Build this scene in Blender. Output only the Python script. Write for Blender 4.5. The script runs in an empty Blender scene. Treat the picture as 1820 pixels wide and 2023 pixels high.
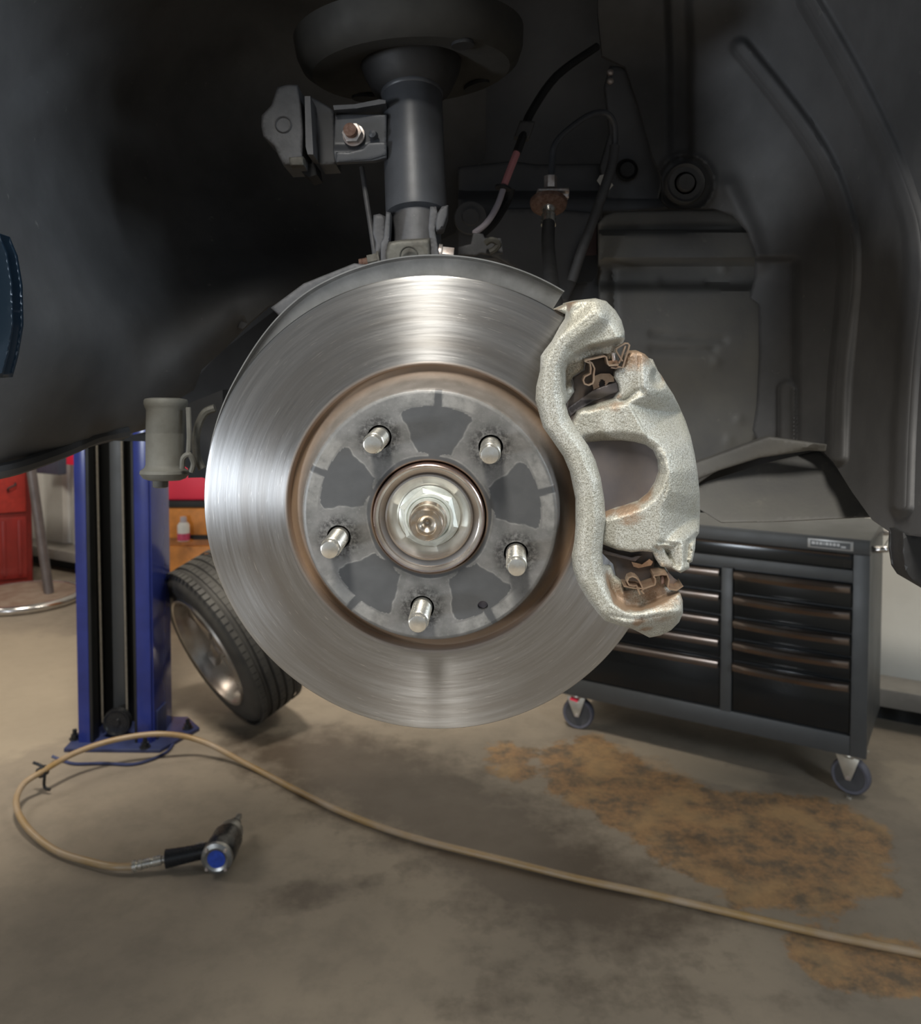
import bpy, bmesh, math, random
import numpy as np
from mathutils import Vector, Matrix
from mathutils.geometry import delaunay_2d_cdt
random.seed(4)
SC = bpy.context.scene
COL = SC.collection
PI = math.pi

# ---------------------------------------------------------------- camera
CAM_H = 1.35
FPX, PPX, PPY, HOR = 1650.0, 910.0, 810.0, 745.0
TH = math.atan((PPY - HOR) / FPX)
cd = bpy.data.cameras.new('camera')
cam = bpy.data.objects.new('camera', cd); COL.objects.link(cam)
cam.location = (0, 0, CAM_H); cam.rotation_euler = (PI / 2 - TH, 0, 0)
cd.sensor_fit = 'VERTICAL'; cd.sensor_height = 36; cd.lens = 36 * FPX / 2023
cd.shift_y = (PPY - 1011.5) / 2023
cd.clip_start = 0.02; cd.clip_end = 60
cd.dof.use_dof = True; cd.dof.focus_distance = 0.53; cd.dof.aperture_fstop = 16
SC.camera = cam
SC.view_settings.view_transform = 'Standard'; SC.view_settings.look = 'None'
SC.view_settings.gamma = 1; SC.view_settings.use_curve_mapping = False
SC.view_settings.exposure = 0.0
# ---------------------------------------------------------------- world and lights
w = bpy.data.worlds.new('world'); SC.world = w; w.use_nodes = True
w.node_tree.nodes['Background'].inputs[0].default_value = (0.86, 0.93, 1.0, 1)
w.node_tree.nodes['Background'].inputs[1].default_value = 0.26

def area(name, loc, target, sx, sy, power, col):
    l = bpy.data.lights.new(name, 'AREA'); l.shape = 'RECTANGLE'; l.size = sx; l.size_y = sy
    l.energy = power; l.color = col
    o = bpy.data.objects.new(name, l); COL.objects.link(o); o.location = loc
    o.rotation_euler = (Vector(target) - Vector(loc)).to_track_quat('-Z', 'Y').to_euler()
    o['kind'] = 'structure'
    return o
area('ceiling_light_middle', (-0.9, 1.5, 4.95), (-0.9, 1.5, 0), 0.7, 0.7, 260, (1, 0.92, 0.80))
area('ceiling_light_left', (-4.2, 3.2, 3.4), (-1.2, 2.4, 0), 0.8, 1.2, 45, (1, 0.93, 0.84))
area('ceiling_light_back', (2.4, 2.2, 4.6), (1.0, 3.0, 0), 1.4, 0.5, 60, (1, 0.93, 0.82))
area('ceiling_light_rear', (-0.30, -0.8, 3.2), (-0.05, 0.5, 1.25), 0.3, 1.3, 95, (1, 0.96, 0.88))
area('streak_light_left', (-2.5, -1.2, 0.72), (0.0, 0.6, 1.25), 0.5, 0.45, 44, (0.85, 0.92, 1))  # added low lamp, placed for the left streak on the disc
area('doorway_light_right', (2.4, -0.7, 2.0), (0.2, 0.8, 1.25), 0.6, 1.0, 56, (0.78, 0.89, 1))

# ---------------------------------------------------------------- maths helpers
def ray(px, py):
    u = (px - PPX) / FPX; v = (PPY - py) / FPX
    return np.stack([u, math.cos(TH) + v * math.sin(TH), -math.sin(TH) + v * math.cos(TH)], -1)
def P(px, py, Y):
    px = np.asarray(px, float); py = np.asarray(py, float)
    r = ray(px, py); t = np.asarray(Y) / r[..., 1]
    return r * t[..., None] + np.array([0, 0, CAM_H])
def V(px, py, Y): return Vector(P(px, py, Y).tolist())
def FL(px, py, z=0.0):
    r = ray(float(px), float(py)); t = (z - CAM_H) / r[2]
    return Vector((r[0] * t, r[1] * t, z))
# frame of the brake disc: n is the axle pointing to the viewer
DC = np.array([-0.0181, 0.5211, -0.0834 + CAM_H])
_a, _b = -0.0529, -0.0838
DN = np.array([math.sin(_a) * math.cos(_b), -math.cos(_a) * math.cos(_b), math.sin(_b)])
DU = -np.cross(DN, [0, 0, 1]); DU /= np.linalg.norm(DU)
DV = np.cross(DN, DU)
MD = Matrix(((DU[0], DV[0], DN[0], DC[0]), (DU[1], DV[1], DN[1], DC[1]), (DU[2], DV[2], DN[2], DC[2]), (0, 0, 0, 1)))
def pd(px, py, d):
    r = ray(np.asarray(px, float), np.asarray(py, float)); o = np.array([0, 0, CAM_H])
    t = ((DC - o) @ DN + np.asarray(d)) / (r @ DN)
    return r * t[..., None] + o
def pdl(px, py, d=0.0):
    q = pd(px, py, d) - DC
    return np.stack([q @ DU, q @ DV], -1)

def crom(pts, n=6, closed=False):
    pts = [np.array(p, float) for p in pts]; out = []; N = len(pts)
    for i in range(N if closed else N - 1):
        if closed: a, b, c, d = pts[i - 1], pts[i], pts[(i + 1) % N], pts[(i + 2) % N]
        else: a, b, c, d = pts[max(i - 1, 0)], pts[i], pts[i + 1], pts[min(i + 2, N - 1)]
        for k in range(n):
            t = k / n
            out.append(0.5 * (2 * b + (c - a) * t + (2 * a - 5 * b + 4 * c - d) * t * t + (3 * b - a - 3 * c + d) * t ** 3))
    if not closed: out.append(pts[-1])
    return np.array(out)
def segdist(p, poly, closed):
    a = np.asarray(poly, float); b = np.roll(a, -1, 0)
    if not closed: a = a[:-1]; b = b[:-1]
    best = np.full(len(p), 1e9)
    for s, e in zip(a, b):
        d = e - s; L = max((d @ d), 1e-12)
        t = np.clip(((p - s) @ d) / L, 0, 1)
        best = np.minimum(best, np.hypot(*(p - s - t[:, None] * d).T))
    return best
def inside(p, poly):
    a = np.asarray(poly, float); r = np.zeros(len(p), bool)
    for (x1, y1), (x2, y2) in zip(a, np.roll(a, -1, 0)):
        c = ((y1 > p[:, 1]) != (y2 > p[:, 1]))
        xi = (x2 - x1) * (p[:, 1] - y1) / ((y2 - y1) if y2 != y1 else 1e-9) + x1
        r ^= c & (p[:, 0] < xi)
    return r
def sdist(p, poly):
    d = segdist(p, poly, True); return np.where(inside(p, poly), d, -d)
def sstep(x, a, b):
    t = np.clip((x - a) / (b - a), 0, 1); return t * t * (3 - 2 * t)
def tps(ctrl):
    c = np.array(ctrl, float); X = c[:, :2] / 500; n = len(c)
    def k(A, B):
        r2 = ((A[:, None] - B[None]) ** 2).sum(-1); return 0.5 * r2 * np.log(r2 + 1e-12)
    M = np.zeros((n + 3, n + 3)); M[:n, :n] = k(X, X) + np.eye(n) * 1e-4
    M[:n, n] = 1; M[:n, n + 1:] = X; M[n, :n] = 1; M[n + 1:, :n] = X.T
    s = np.linalg.solve(M, np.r_[c[:, 2], 0, 0, 0])
    def f(p):
        q = np.asarray(p, float) / 500; return k(q, X) @ s[:n] + s[n] + q @ s[n + 1:]
    return f

# ---------------------------------------------------------------- object helpers
WM = {}
def link(o, parent, M):
    COL.objects.link(o)
    if parent is not None:
        o.parent = parent; o.matrix_parent_inverse = WM[parent.name].inverted()
    o.matrix_basis = M; WM[o.name] = M
def thing(name, label, cat, loc, group=None, M=None):
    o = bpy.data.objects.new(name, None); o.empty_display_size = 0.05
    link(o, None, M or Matrix.Translation(Vector(loc)))
    o['label'] = label; o['category'] = cat
    if group: o['group'] = group
    return o
def tag(o, label, cat, group=None):
    o['label'] = label; o['category'] = cat
    if group: o['group'] = group
    return o
def struct(o): o['kind'] = 'structure'; return o

class MB:
    def __init__(s): s.v = []; s.f = []
    def add(s, v, f, M=None):
        b = len(s.v)
        if M is not None: v = [M @ Vector(p) for p in v]
        s.v += [tuple(p) for p in v]; s.f += [tuple(i + b for i in q) for q in f]; return s
    def box(s, c, d, M=None):
        v = [(c[0] + i * d[0] / 2, c[1] + j * d[1] / 2, c[2] + k * d[2] / 2) for i in (-1, 1) for j in (-1, 1) for k in (-1, 1)]
        return s.add(v, [(0, 1, 3, 2), (4, 6, 7, 5), (0, 4, 5, 1), (2, 3, 7, 6), (0, 2, 6, 4), (1, 5, 7, 3)], M)
    def lathe(s, prof, seg=48, M=None, closed=False, a0=0.0, a1=2 * PI):
        full = abs(a1 - a0 - 2 * PI) < 1e-6; n = seg if full else seg + 1
        v = []; f = []
        for r, z in prof:
            for i in range(n):
                a = a0 + (a1 - a0) * i / seg; v.append((r * math.cos(a), r * math.sin(a), z))
        m = len(prof)
        for j in range(m if closed else m - 1):
            for i in range(seg):
                k = (i + 1) % n; jj = (j + 1) % m
                f.append((j * n + i, j * n + k, jj * n + k, jj * n + i))
        if not closed and full:
            if prof[0][0] > 1e-6: f.append(tuple(range(n))[::-1])
            if prof[-1][0] > 1e-6: f.append(tuple((m - 1) * n + i for i in range(n)))
        return s.add(v, f, M)
    def tube(s, pts, r, seg=10, n=5, caps=True):
        P_ = crom(pts, n) if n > 1 else np.array([list(p) for p in pts], float)
        v = []; f = []; up = None; N = len(P_)
        for i in range(N):
            t = P_[min(i + 1, N - 1)] - P_[max(i - 1, 0)]; t = t / (np.linalg.norm(t) + 1e-12)
            if up is None:
                up = np.array([0, 0, 1.0]) if abs(t[2]) < 0.9 else np.array([1.0, 0, 0])
            up = up - t * (up @ t); up /= np.linalg.norm(up); sd = np.cross(t, up)
            rr = r(i / (N - 1)) if callable(r) else r
            for k in range(seg):
                a = 2 * PI * k / seg; v.append(tuple(P_[i] + rr * (math.cos(a) * up + math.sin(a) * sd)))
        for i in range(N - 1):
            for k in range(seg):
                kk = (k + 1) % seg; f.append((i * seg + k, i * seg + kk, (i + 1) * seg + kk, (i + 1) * seg + k))
        if caps: f += [tuple(range(seg))[::-1], tuple((N - 1) * seg + k for k in range(seg))]
        return s.add(v, f)
    def ribbon(s, pts, nrm, wid, th, n=1):
        P_ = crom(pts, n) if n > 1 else np.array([list(p) for p in pts], float)
        nv = np.array(nrm, float); v = []; f = []; N = len(P_)
        for i in range(N):
            t = P_[min(i + 1, N - 1)] - P_[max(i - 1, 0)]; t = t / (np.linalg.norm(t) + 1e-12)
            sd = np.cross(t, nv); sd /= np.linalg.norm(sd)
            for a, b in ((1, 1), (1, -1), (-1, -1), (-1, 1)):
                v.append(tuple(P_[i] + nv * wid / 2 * a + sd * th / 2 * b))
        for i in range(N - 1):
            for k in range(4):
                kk = (k + 1) % 4; f.append((i * 4 + k, i * 4 + kk, (i + 1) * 4 + kk, (i + 1) * 4 + k))
        f += [(0, 1, 2, 3), tuple((N - 1) * 4 + k for k in (3, 2, 1, 0))]
        return s.add(v, f)
    def prism(s, poly, z0, z1, M=None):
        n = len(poly); v = [(p[0], p[1], z0) for p in poly] + [(p[0], p[1], z1) for p in poly]
        f = [tuple(range(n))[::-1], tuple(range(n, 2 * n))] + [(i, (i + 1) % n, n + (i + 1) % n, n + i) for i in range(n)]
        return s.add(v, f, M)
    def build(s, name, mat, parent=None, bevel=0.0, M=None, ang=35, bseg=2, smooth=True):
        me = bpy.data.meshes.new(name)
        A = np.array(s.v, float)
        if M is None:
            c = (A.min(0) + A.max(0)) / 2; M = Matrix.Translation(Vector(c)); A = A - c
            vs = A.tolist()
        else: vs = s.v
        me.from_pydata(vs, [], s.f)
        bm = bmesh.new(); bm.from_mesh(me); bmesh.ops.recalc_face_normals(bm, faces=bm.faces)
        if bevel > 0:
            es = [e for e in bm.edges if len(e.link_faces) == 2 and e.calc_face_angle(0) > math.radians(28)]
            bmesh.ops.bevel(bm, geom=es, offset=bevel, segments=bseg, profile=0.6, affect='EDGES', clamp_overlap=True)
        bm.to_mesh(me); bm.free()
        if smooth:
            me.shade_smooth(); me.set_sharp_from_angle(angle=math.radians(ang))
        me.materials.append(mat)
        o = bpy.data.objects.new(name, me); link(o, parent, M); return o

def relief(poly, hf, disc=True, back=None, step=6.0, rpx=0.0, rh=0.0, smooth_poly=0, holes=None):
    """surface through a closed outline with its own depth: hf(points) gives the distance along the axle (disc) or the depth Y"""
    if smooth_poly: poly = crom(poly, smooth_poly, True)
    poly = np.array(poly, float); b = []
    for s_, e_ in zip(poly, np.roll(poly, -1, 0)):
        n = max(1, int(round(np.hypot(*(e_ - s_)) / step)))
        for k in range(n): b.append(s_ + (e_ - s_) * k / n)
    b = np.array(b); nb = len(b); pts = [b]
    if rpx > 0:
        t = np.roll(b, -1, 0) - np.roll(b, 1, 0); t /= np.maximum(np.hypot(t[:, 0], t[:, 1]), 1e-9)[:, None]
        nr = np.stack([-t[:, 1], t[:, 0]], 1)
        if not inside(b + nr * 0.05, poly).mean() > 0.5: nr = -nr
        for k in (0.06, 0.2, 0.42, 0.7, 1.0):
            q = b + nr * k * rpx; dd = sdist(q, poly); pts.append(q[dd > k * rpx * 0.93][:: (1 if k < 0.5 else 2)])
    lo = b.min(0); hi = b.max(0); g = []
    ny = int((hi[1] - lo[1]) / (step * 0.87)) + 1
    for j in range(ny):
        y = lo[1] + (j + 0.5) * step * 0.87
        xs = np.arange(lo[0] + (0.5 * step if j % 2 else 0), hi[0], step)
        g.append(np.stack([xs, np.full(len(xs), y)], 1))
    g = np.concatenate(g); sd = sdist(g, poly); g = g[sd > max(rpx * 1.05, step * 0.45)]
    pts.append(g); A = np.concatenate(pts)
    ed = [(i, (i + 1) % nb) for i in range(nb)]
    vo, _, fo, *_ = delaunay_2d_cdt([Vector(p) for p in A.tolist()], ed, [], 0, 1e-4)
    vo = np.array([tuple(p) for p in vo]); cen = np.array([vo[list(f)].mean(0) for f in fo]); ok = inside(cen, poly)
    if holes:
        for hpoly in holes: ok &= ~inside(cen, hpoly)
    fo = [tuple(f) for f, k in zip(fo, ok) if k]
    h = hf(vo)
    if rpx > 0:
        q = np.clip(segdist(vo, poly, True) / rpx, 0, 1); h = h + (-rh if disc else rh) * (1 - np.sqrt(1 - (1 - q) ** 2))
    if disc:
        F = pd(vo[:, 0], vo[:, 1], h); bk = back(vo, h) if callable(back) else np.full(len(h), back)
        B = F - DN * (h - bk)[:, None]
    else:
        F = P(vo[:, 0], vo[:, 1], h); B = F + np.array([0, back, 0])
    N = len(F); m = MB(); cnt = {}
    for f in fo:
        for i in range(3):
            e = (f[i], f[(i + 1) % 3]); cnt[tuple(sorted(e))] = cnt.get(tuple(sorted(e)), []) + [e]
    fs = list(fo) + [tuple(i + N for i in f[::-1]) for f in fo]
    for k, es in cnt.items():
        if len(es) == 1: a_, b_ = es[0]; fs.append((b_, a_, a_ + N, b_ + N))
    m.add(np.concatenate([F, B]).tolist(), fs)
    return m

# ---------------------------------------------------------------- materials
class NT:
    def __init__(s, name):
        s.m = bpy.data.materials.new(name); s.m.use_nodes = True; s.t = s.m.node_tree
        s.b = s.t.nodes['Principled BSDF']; s.tc = s.n('ShaderNodeTexCoord')
    def n(s, t, **k):
        x = s.t.nodes.new(t)
        for a, v in k.items(): setattr(x, a, v)
        return x
    def l(s, a, b): s.t.links.new(a, b)
    def val(s, sock, v):
        if hasattr(v, 'is_linked') or hasattr(v, 'node'): s.l(v, sock)
        else: sock.default_value = v
    def noise(s, scale, detail=4, rough=0.55, vec=None, dist=0.0):
        x = s.n('ShaderNodeTexNoise'); x.inputs['Scale'].default_value = scale; x.inputs['Detail'].default_value = detail
        x.inputs['Roughness'].default_value = rough; x.inputs['Distortion'].default_value = dist
        s.l(vec or s.tc.outputs['Object'], x.inputs['Vector']); return x.outputs['Fac']
    def ramp(s, fac, a, b, c0=(0, 0, 0, 1), c1=(1, 1, 1, 1)):
        x = s.n('ShaderNodeValToRGB'); e = x.color_ramp.elements
        e[0].position = a; e[1].position = b; e[0].color = c0; e[1].color = c1
        s.l(fac, x.inputs[0]); return x.outputs[0]
    def mix(s, fac, a, b, mode='MIX'):
        x = s.n('ShaderNodeMix', data_type='RGBA', blend_type=mode)
        s.val(x.inputs[0], fac)
        for sock, v in ((x.inputs[6], a), (x.inputs[7], b)):
            if isinstance(v, tuple): sock.default_value = v if len(v) == 4 else v + (1,)
            else: s.l(v, sock)
        return x.outputs[2]
    def math(s, op, a, b=0.0, c=0.0, clamp=False):
        x = s.n('ShaderNodeMath', operation=op, use_clamp=clamp)
        s.val(x.inputs[0], a); s.val(x.inputs[1], b); s.val(x.inputs[2], c); return x.outputs[0]
    def bump(s, h, strength=0.3, dist=0.001, nrm=None):
        x = s.n('ShaderNodeBump'); x.inputs['Strength'].default_value = strength; x.inputs['Distance'].default_value = dist
        s.l(h, x.inputs['Height'])
        if nrm is not None: s.l(nrm, x.inputs['Normal'])
        s.l(x.outputs[0], s.b.inputs['Normal']); return x.outputs[0]
    def set(s, col=None, rough=None, metal=None, **k):
        for nm, v in (('Base Color', col), ('Roughness', rough), ('Metallic', metal)):
            if v is None: continue
            if isinstance(v, tuple): v = v if len(v) == 4 else v + (1,)
            s.val(s.b.inputs[nm], v)
        return s
def simple(name, col, rough=0.5, metal=0.0, var=0.25, vs=40, bs=300, bst=0.15, bd=0.0005, col2=None, spot=None, rvar=0.1):
    t = NT(name)
    n = t.noise(vs, 6, 0.6)
    c2 = col2 or tuple(x * (1 - var) for x in col)
    c = t.mix(t.ramp(n, 0.35, 0.65), col, c2)
    if spot:   # dust specks or rust blotches with a shape of their own
        sc, th, cc, am = spot
        s_ = t.noise(sc, 5, 0.7); k = t.ramp(s_, th, th + 0.07)
        c = t.mix(t.math('MULTIPLY', k, am), c, cc)
    r = t.math('MULTIPLY_ADD', n, rvar * 2, rough - rvar, clamp=True)
    t.set(c, r, metal)
    if bst: t.bump(t.noise(bs, 4, 0.6), bst, bd)
    return t.m
M = {}
M['plastic'] = simple('black_liner_plastic', (0.082, 0.081, 0.082), 0.62, 0, 0.3, 14, 700, 0.25, 0.0004, spot=(75, 0.665, (0.19, 0.185, 0.17), 0.6))
M['plastic_dusty'] = simple('dusty_cover_plastic', (0.098, 0.097, 0.096), 0.6, 0, 0.35, 10, 250, 0.3, 0.0006, col2=(0.14, 0.135, 0.122), spot=(55, 0.63, (0.17, 0.16, 0.145), 0.6))
M['inner_metal'] = simple('painted_inner_panel', (0.11, 0.112, 0.12), 0.5, 0, 0.3, 9, 200, 0.1, 0.0004, spot=(80, 0.72, (0.12, 0.115, 0.10), 0.5))
M['dark'] = simple('dark_cavity_shade', (0.012, 0.012, 0.013), 0.7, 0, 0.2)  # near-black for holes, gaps and underbody; cavity shade put into the colour
M['strut'] = simple('strut_black_paint', (0.075, 0.079, 0.088), 0.42, 0.1, 0.3, 30, 500, 0.15, 0.0003, spot=(120, 0.70, (0.14, 0.14, 0.13), 0.4))
M['steel_dusty'] = simple('dusty_bare_steel', (0.13, 0.127, 0.11), 0.6, 0.35, 0.35, 60, 400, 0.4, 0.0005, col2=(0.075, 0.07, 0.06))
M['castbracket'] = simple('grey_cast_bracket', (0.105, 0.105, 0.11), 0.6, 0.2, 0.3, 50, 300, 0.4, 0.0006, spot=(90, 0.66, (0.24, 0.23, 0.2), 0.4))
M['zinc'] = simple('bright_zinc_steel', (0.78, 0.77, 0.72), 0.26, 0.9, 0.3, 160, 700, 0.15, 0.0002, col2=(0.6, 0.57, 0.5), rvar=0.12)
M['nut_satin'] = simple('satin_zinc_nut', (0.60, 0.62, 0.57), 0.42, 0.55, 0.2, 160, 700, 0.1, 0.0002, rvar=0.06)
M['zinc_old'] = simple('aged_zinc_steel', (0.60, 0.57, 0.55), 0.4, 0.7, 0.35, 120, 500, 0.3, 0.0003, col2=(0.42, 0.34, 0.3))
M['rustybolt'] = simple('rusty_bolt', (0.12, 0.06, 0.04), 0.75, 0.3, 0.4, 250, 900, 0.6, 0.0004, col2=(0.22, 0.14, 0.11))
M['copperclip'] = simple('bronze_spring_steel', (0.62, 0.47, 0.34), 0.34, 0.85, 0.3, 120, 500, 0.1, 0.0001, col2=(0.40, 0.27, 0.19))
M['padplate'] = simple('pad_backing_plate', (0.072, 0.066, 0.068), 0.55, 0.2, 0.35, 70, 350, 0.3, 0.0004, col2=(0.11, 0.085, 0.07))
M['pad_shim'] = simple('pad_shim_brown_grey', (0.17, 0.145, 0.135), 0.5, 0.3, 0.3, 30, 300, 0.15, 0.0003, col2=(0.12, 0.11, 0.115))
M['rubber'] = simple('black_rubber', (0.022, 0.022, 0.023), 0.6, 0, 0.3, 60, 400, 0.2, 0.0003)
M['rubber_tyre'] = simple('tyre_rubber', (0.036, 0.034, 0.031), 0.66, 0, 0.35, 12, 200, 0.3, 0.001, col2=(0.058, 0.055, 0.048))
M['pink'] = simple('pink_cable_sleeve', (0.62, 0.26, 0.27), 0.5, 0, 0.1)
M['palecable'] = simple('pale_cable_sleeve', (0.48, 0.43, 0.47), 0.45, 0, 0.1)
M['white'] = simple('white_label', (0.62, 0.61, 0.58), 0.6, 0, 0.08)
M['bushing'] = simple('dusty_grey_bushing', (0.15, 0.148, 0.13), 0.7, 0.1, 0.25, 35, 400, 0.4, 0.0007, col2=(0.11, 0.107, 0.092))
M['blue'] = simple('blue_lift_paint', (0.028, 0.045, 0.25), 0.2, 0, 0.25, 6, 20, 0.06, 0.001, rvar=0.05)
M['bluedark'] = simple('dark_blue_shabby_paint', (0.03, 0.04, 0.11), 0.4, 0, 0.4, 9)
M['blackpaint'] = simple('black_gloss_paint', (0.012, 0.013, 0.014), 0.2, 0, 0.3, 5, 30, 0.05, 0.001, rvar=0.05)
M['channel_dark'] = simple('dark_channel_steel', (0.016, 0.017, 0.017), 0.5, 0.2, 0.3, 8)
M['cable_steel'] = simple('steel_lift_cable', (0.33, 0.30, 0.25), 0.5, 0.5, 0.2, 60)
M['chest_frame'] = simple('charcoal_chest_paint', (0.066, 0.069, 0.070), 0.42, 0.2, 0.15, 8, 120, 0.08, 0.0005)
M['chest_drawer'] = simple('black_gloss_drawer', (0.016, 0.018, 0.019), 0.16, 0.3, 0.2, 5, 40, 0.04, 0.0005, rvar=0.04)
M['chest_handle'] = simple('anodised_drawer_pull', (0.27, 0.25, 0.235), 0.22, 0.9, 0.2, 4, 90, 0.05, 0.0005, col2=(0.2, 0.15, 0.12), rvar=0.06)
M['badge'] = simple('pale_badge_plate', (0.36, 0.36, 0.35), 0.35, 0.4, 0.1)
M['castor_steel'] = simple('castor_plate_steel', (0.52, 0.49, 0.42), 0.35, 0.6, 0.25, 25)
M['castor_rubber'] = simple('grey_castor_rubber', (0.10, 0.10, 0.125), 0.5, 0, 0.2, 20)
M['castor_core'] = simple('castor_core_plastic', (0.06, 0.06, 0.065), 0.5, 0, 0.2, 20)
M['red'] = simple('red_cabinet_paint', (0.22, 0.018, 0.014), 0.35, 0, 0.35, 5)
M['redbright'] = simple('bright_red_plastic', (0.88, 0.035, 0.085), 0.4, 0, 0.06, 5)
M['orange'] = simple('orange_timber', (0.72, 0.27, 0.045), 0.45, 0, 0.45, 9, 60, 0.2, 0.002)
M['chrome'] = simple('worn_chrome', (0.72, 0.70, 0.68), 0.2, 1.0, 0.2, 20)
M['rustplate'] = simple('rusty_round_plate', (0.20, 0.135, 0.10), 0.6, 0.2, 0.35, 16, 80, 0.3, 0.001, col2=(0.28, 0.22, 0.17))
M['greypole'] = simple('grey_steel_pole', (0.17, 0.15, 0.15), 0.4, 0.5, 0.3, 12)
M['concrete_kerb'] = simple('kerb_concrete', (0.27, 0.25, 0.22), 0.8, 0, 0.3, 5, 60, 0.4, 0.002)
M['siding'] = simple('white_metal_siding', (0.66, 0.66, 0.62), 0.4, 0.1, 0.12, 2, 8, 0.1, 0.004, col2=(0.55, 0.54, 0.50))
M['navy'] = simple('dark_navy_plastic', (0.05, 0.055, 0.085), 0.5, 0, 0.2)
M['alloy'] = simple('silver_alloy_rim', (0.50, 0.49, 0.46), 0.3, 0.8, 0.3, 8, 60, 0.1, 0.001, col2=(0.36, 0.30, 0.25))
M['hose'] = simple('ochre_rubber_hose', (0.26, 0.165, 0.062), 0.42, 0, 0.35, 8, 300, 0.15, 0.0006, col2=(0.29, 0.22, 0.15))
M['toolblack'] = simple('black_tool_housing', (0.016, 0.017, 0.019), 0.28, 0.2, 0.3, 60, 200, 0.1, 0.0006)
M['toolblue'] = simple('blue_tool_cap', (0.025, 0.07, 0.42), 0.35, 0.1, 0.4, 90, 200, 0.2, 0.0006)
M['toolsteel'] = simple('tool_nose_steel', (0.30, 0.30, 0.29), 0.35, 0.8, 0.3, 60)
M['wall'] = simple('painted_block_wall', (0.42, 0.42, 0.40), 0.8, 0, 0.15, 1.5, 60, 0.2, 0.003)
M['ceil'] = simple('dark_roof_sheet', (0.22, 0.22, 0.21), 0.7, 0, 0.2, 1.5)
M['body'] = simple('car_body_paint', (0.007, 0.016, 0.028), 0.3, 0.2, 0.1, 5, 0, 0)

def cast_mat():
    t = NT('painted_cast_iron')
    n = t.noise(1500, 3, 0.6); big = t.noise(38, 5, 0.6)
    c = t.mix(t.ramp(big, 0.3, 0.7), (0.43, 0.415, 0.345), (0.50, 0.495, 0.455))
    pits = t.ramp(n, 0.34, 0.56); c = t.mix(t.math('SUBTRACT', 1.0, pits), c, (0.19, 0.175, 0.13))
    a = t.n('ShaderNodeAttribute', attribute_name='stain')
    st = t.math('ADD', t.math('MULTIPLY', a.outputs['Fac'], 1.35), t.math('MULTIPLY_ADD', t.noise(110, 6, 0.7), 1.3, -0.75), clamp=True)
    c = t.mix(t.math('MULTIPLY', t.ramp(st, 0.35, 0.75), 0.85), c, (0.25, 0.155, 0.09))
    t.set(c, 0.42, 0.3)
    b1 = t.bump(t.noise(620, 4, 0.6), 0.7, 0.0009)
    return t.m
M['cast'] = cast_mat()

def disc_mat():
    t = NT('machined_brake_ring')
    sep = t.n('ShaderNodeSeparateXYZ'); t.l(t.tc.outputs['Object'], sep.inputs[0])
    x, y = sep.outputs[0], sep.outputs[1]
    r = t.math('SQRT', t.math('ADD', t.math('MULTIPLY', x, x), t.math('MULTIPLY', y, y)))
    an = t.math('ARCTAN2', y, x)
    def pol(rs, as_, detail, z):
        c = t.n('ShaderNodeCombineXYZ'); t.l(t.math('MULTIPLY', r, rs), c.inputs[0]); t.l(t.math('MULTIPLY_ADD', t.math('COSINE', an), as_ * 1.3, z), c.inputs[1]); t.l(t.math('MULTIPLY', t.math('SINE', an), as_ * 1.3), c.inputs[2])
        return t.noise(1.0, detail, 0.6, c.outputs[0])
    fine = pol(2600, 1.2, 3, 0.0); mid = pol(600, 2.2, 4, 5.0); scr = pol(1500, 7.0, 2, 9.0); broad = pol(60, 0.5, 2, 3.0)
    h = t.math('ADD', t.math('MULTIPLY', fine, 0.5), t.math('MULTIPLY', mid, 0.8))
    sc2 = t.ramp(scr, 0.66, 0.74); h = t.math('SUBTRACT', h, t.math('MULTIPLY', sc2, 0.5))
    c = t.mix(t.ramp(mid, 0.3, 0.7), (0.40, 0.395, 0.39), (0.52, 0.52, 0.52))
    c = t.mix(t.ramp(broad, 0.45, 0.75), c, (0.38, 0.365, 0.35))
    c = t.mix(t.math('MULTIPLY', sc2, 0.5), c, (0.85, 0.83, 0.78))
    # rusty rims at the inner lip
    lip = t.ramp(t.math('ADD', r, t.math('MULTIPLY_ADD', broad, 0.001, -0.0005)), 0.0925, 0.0936)
    c = t.mix(t.math('SUBTRACT', 1.0, lip), c, (0.42, 0.26, 0.15))
    ro = t.math('MULTIPLY_ADD', mid, 0.16, 0.27)
    ro = t.math('ADD', ro, t.math('MULTIPLY', t.math('SUBTRACT', 1.0, lip), 0.3))
    t.set(c, ro, t.math('MULTIPLY_ADD', lip, 0.6, 0.4))
    t.b.inputs['Anisotropic'].default_value = 0.9; t.b.inputs['Anisotropic Rotation'].default_value = 0.25
    tg = t.n('ShaderNodeTangent', direction_type='RADIAL', axis='Z'); t.l(tg.outputs[0], t.b.inputs['Tangent'])
    t.bump(h, 0.3, 0.00012)
    return t.m
M['disc'] = disc_mat()

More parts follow.
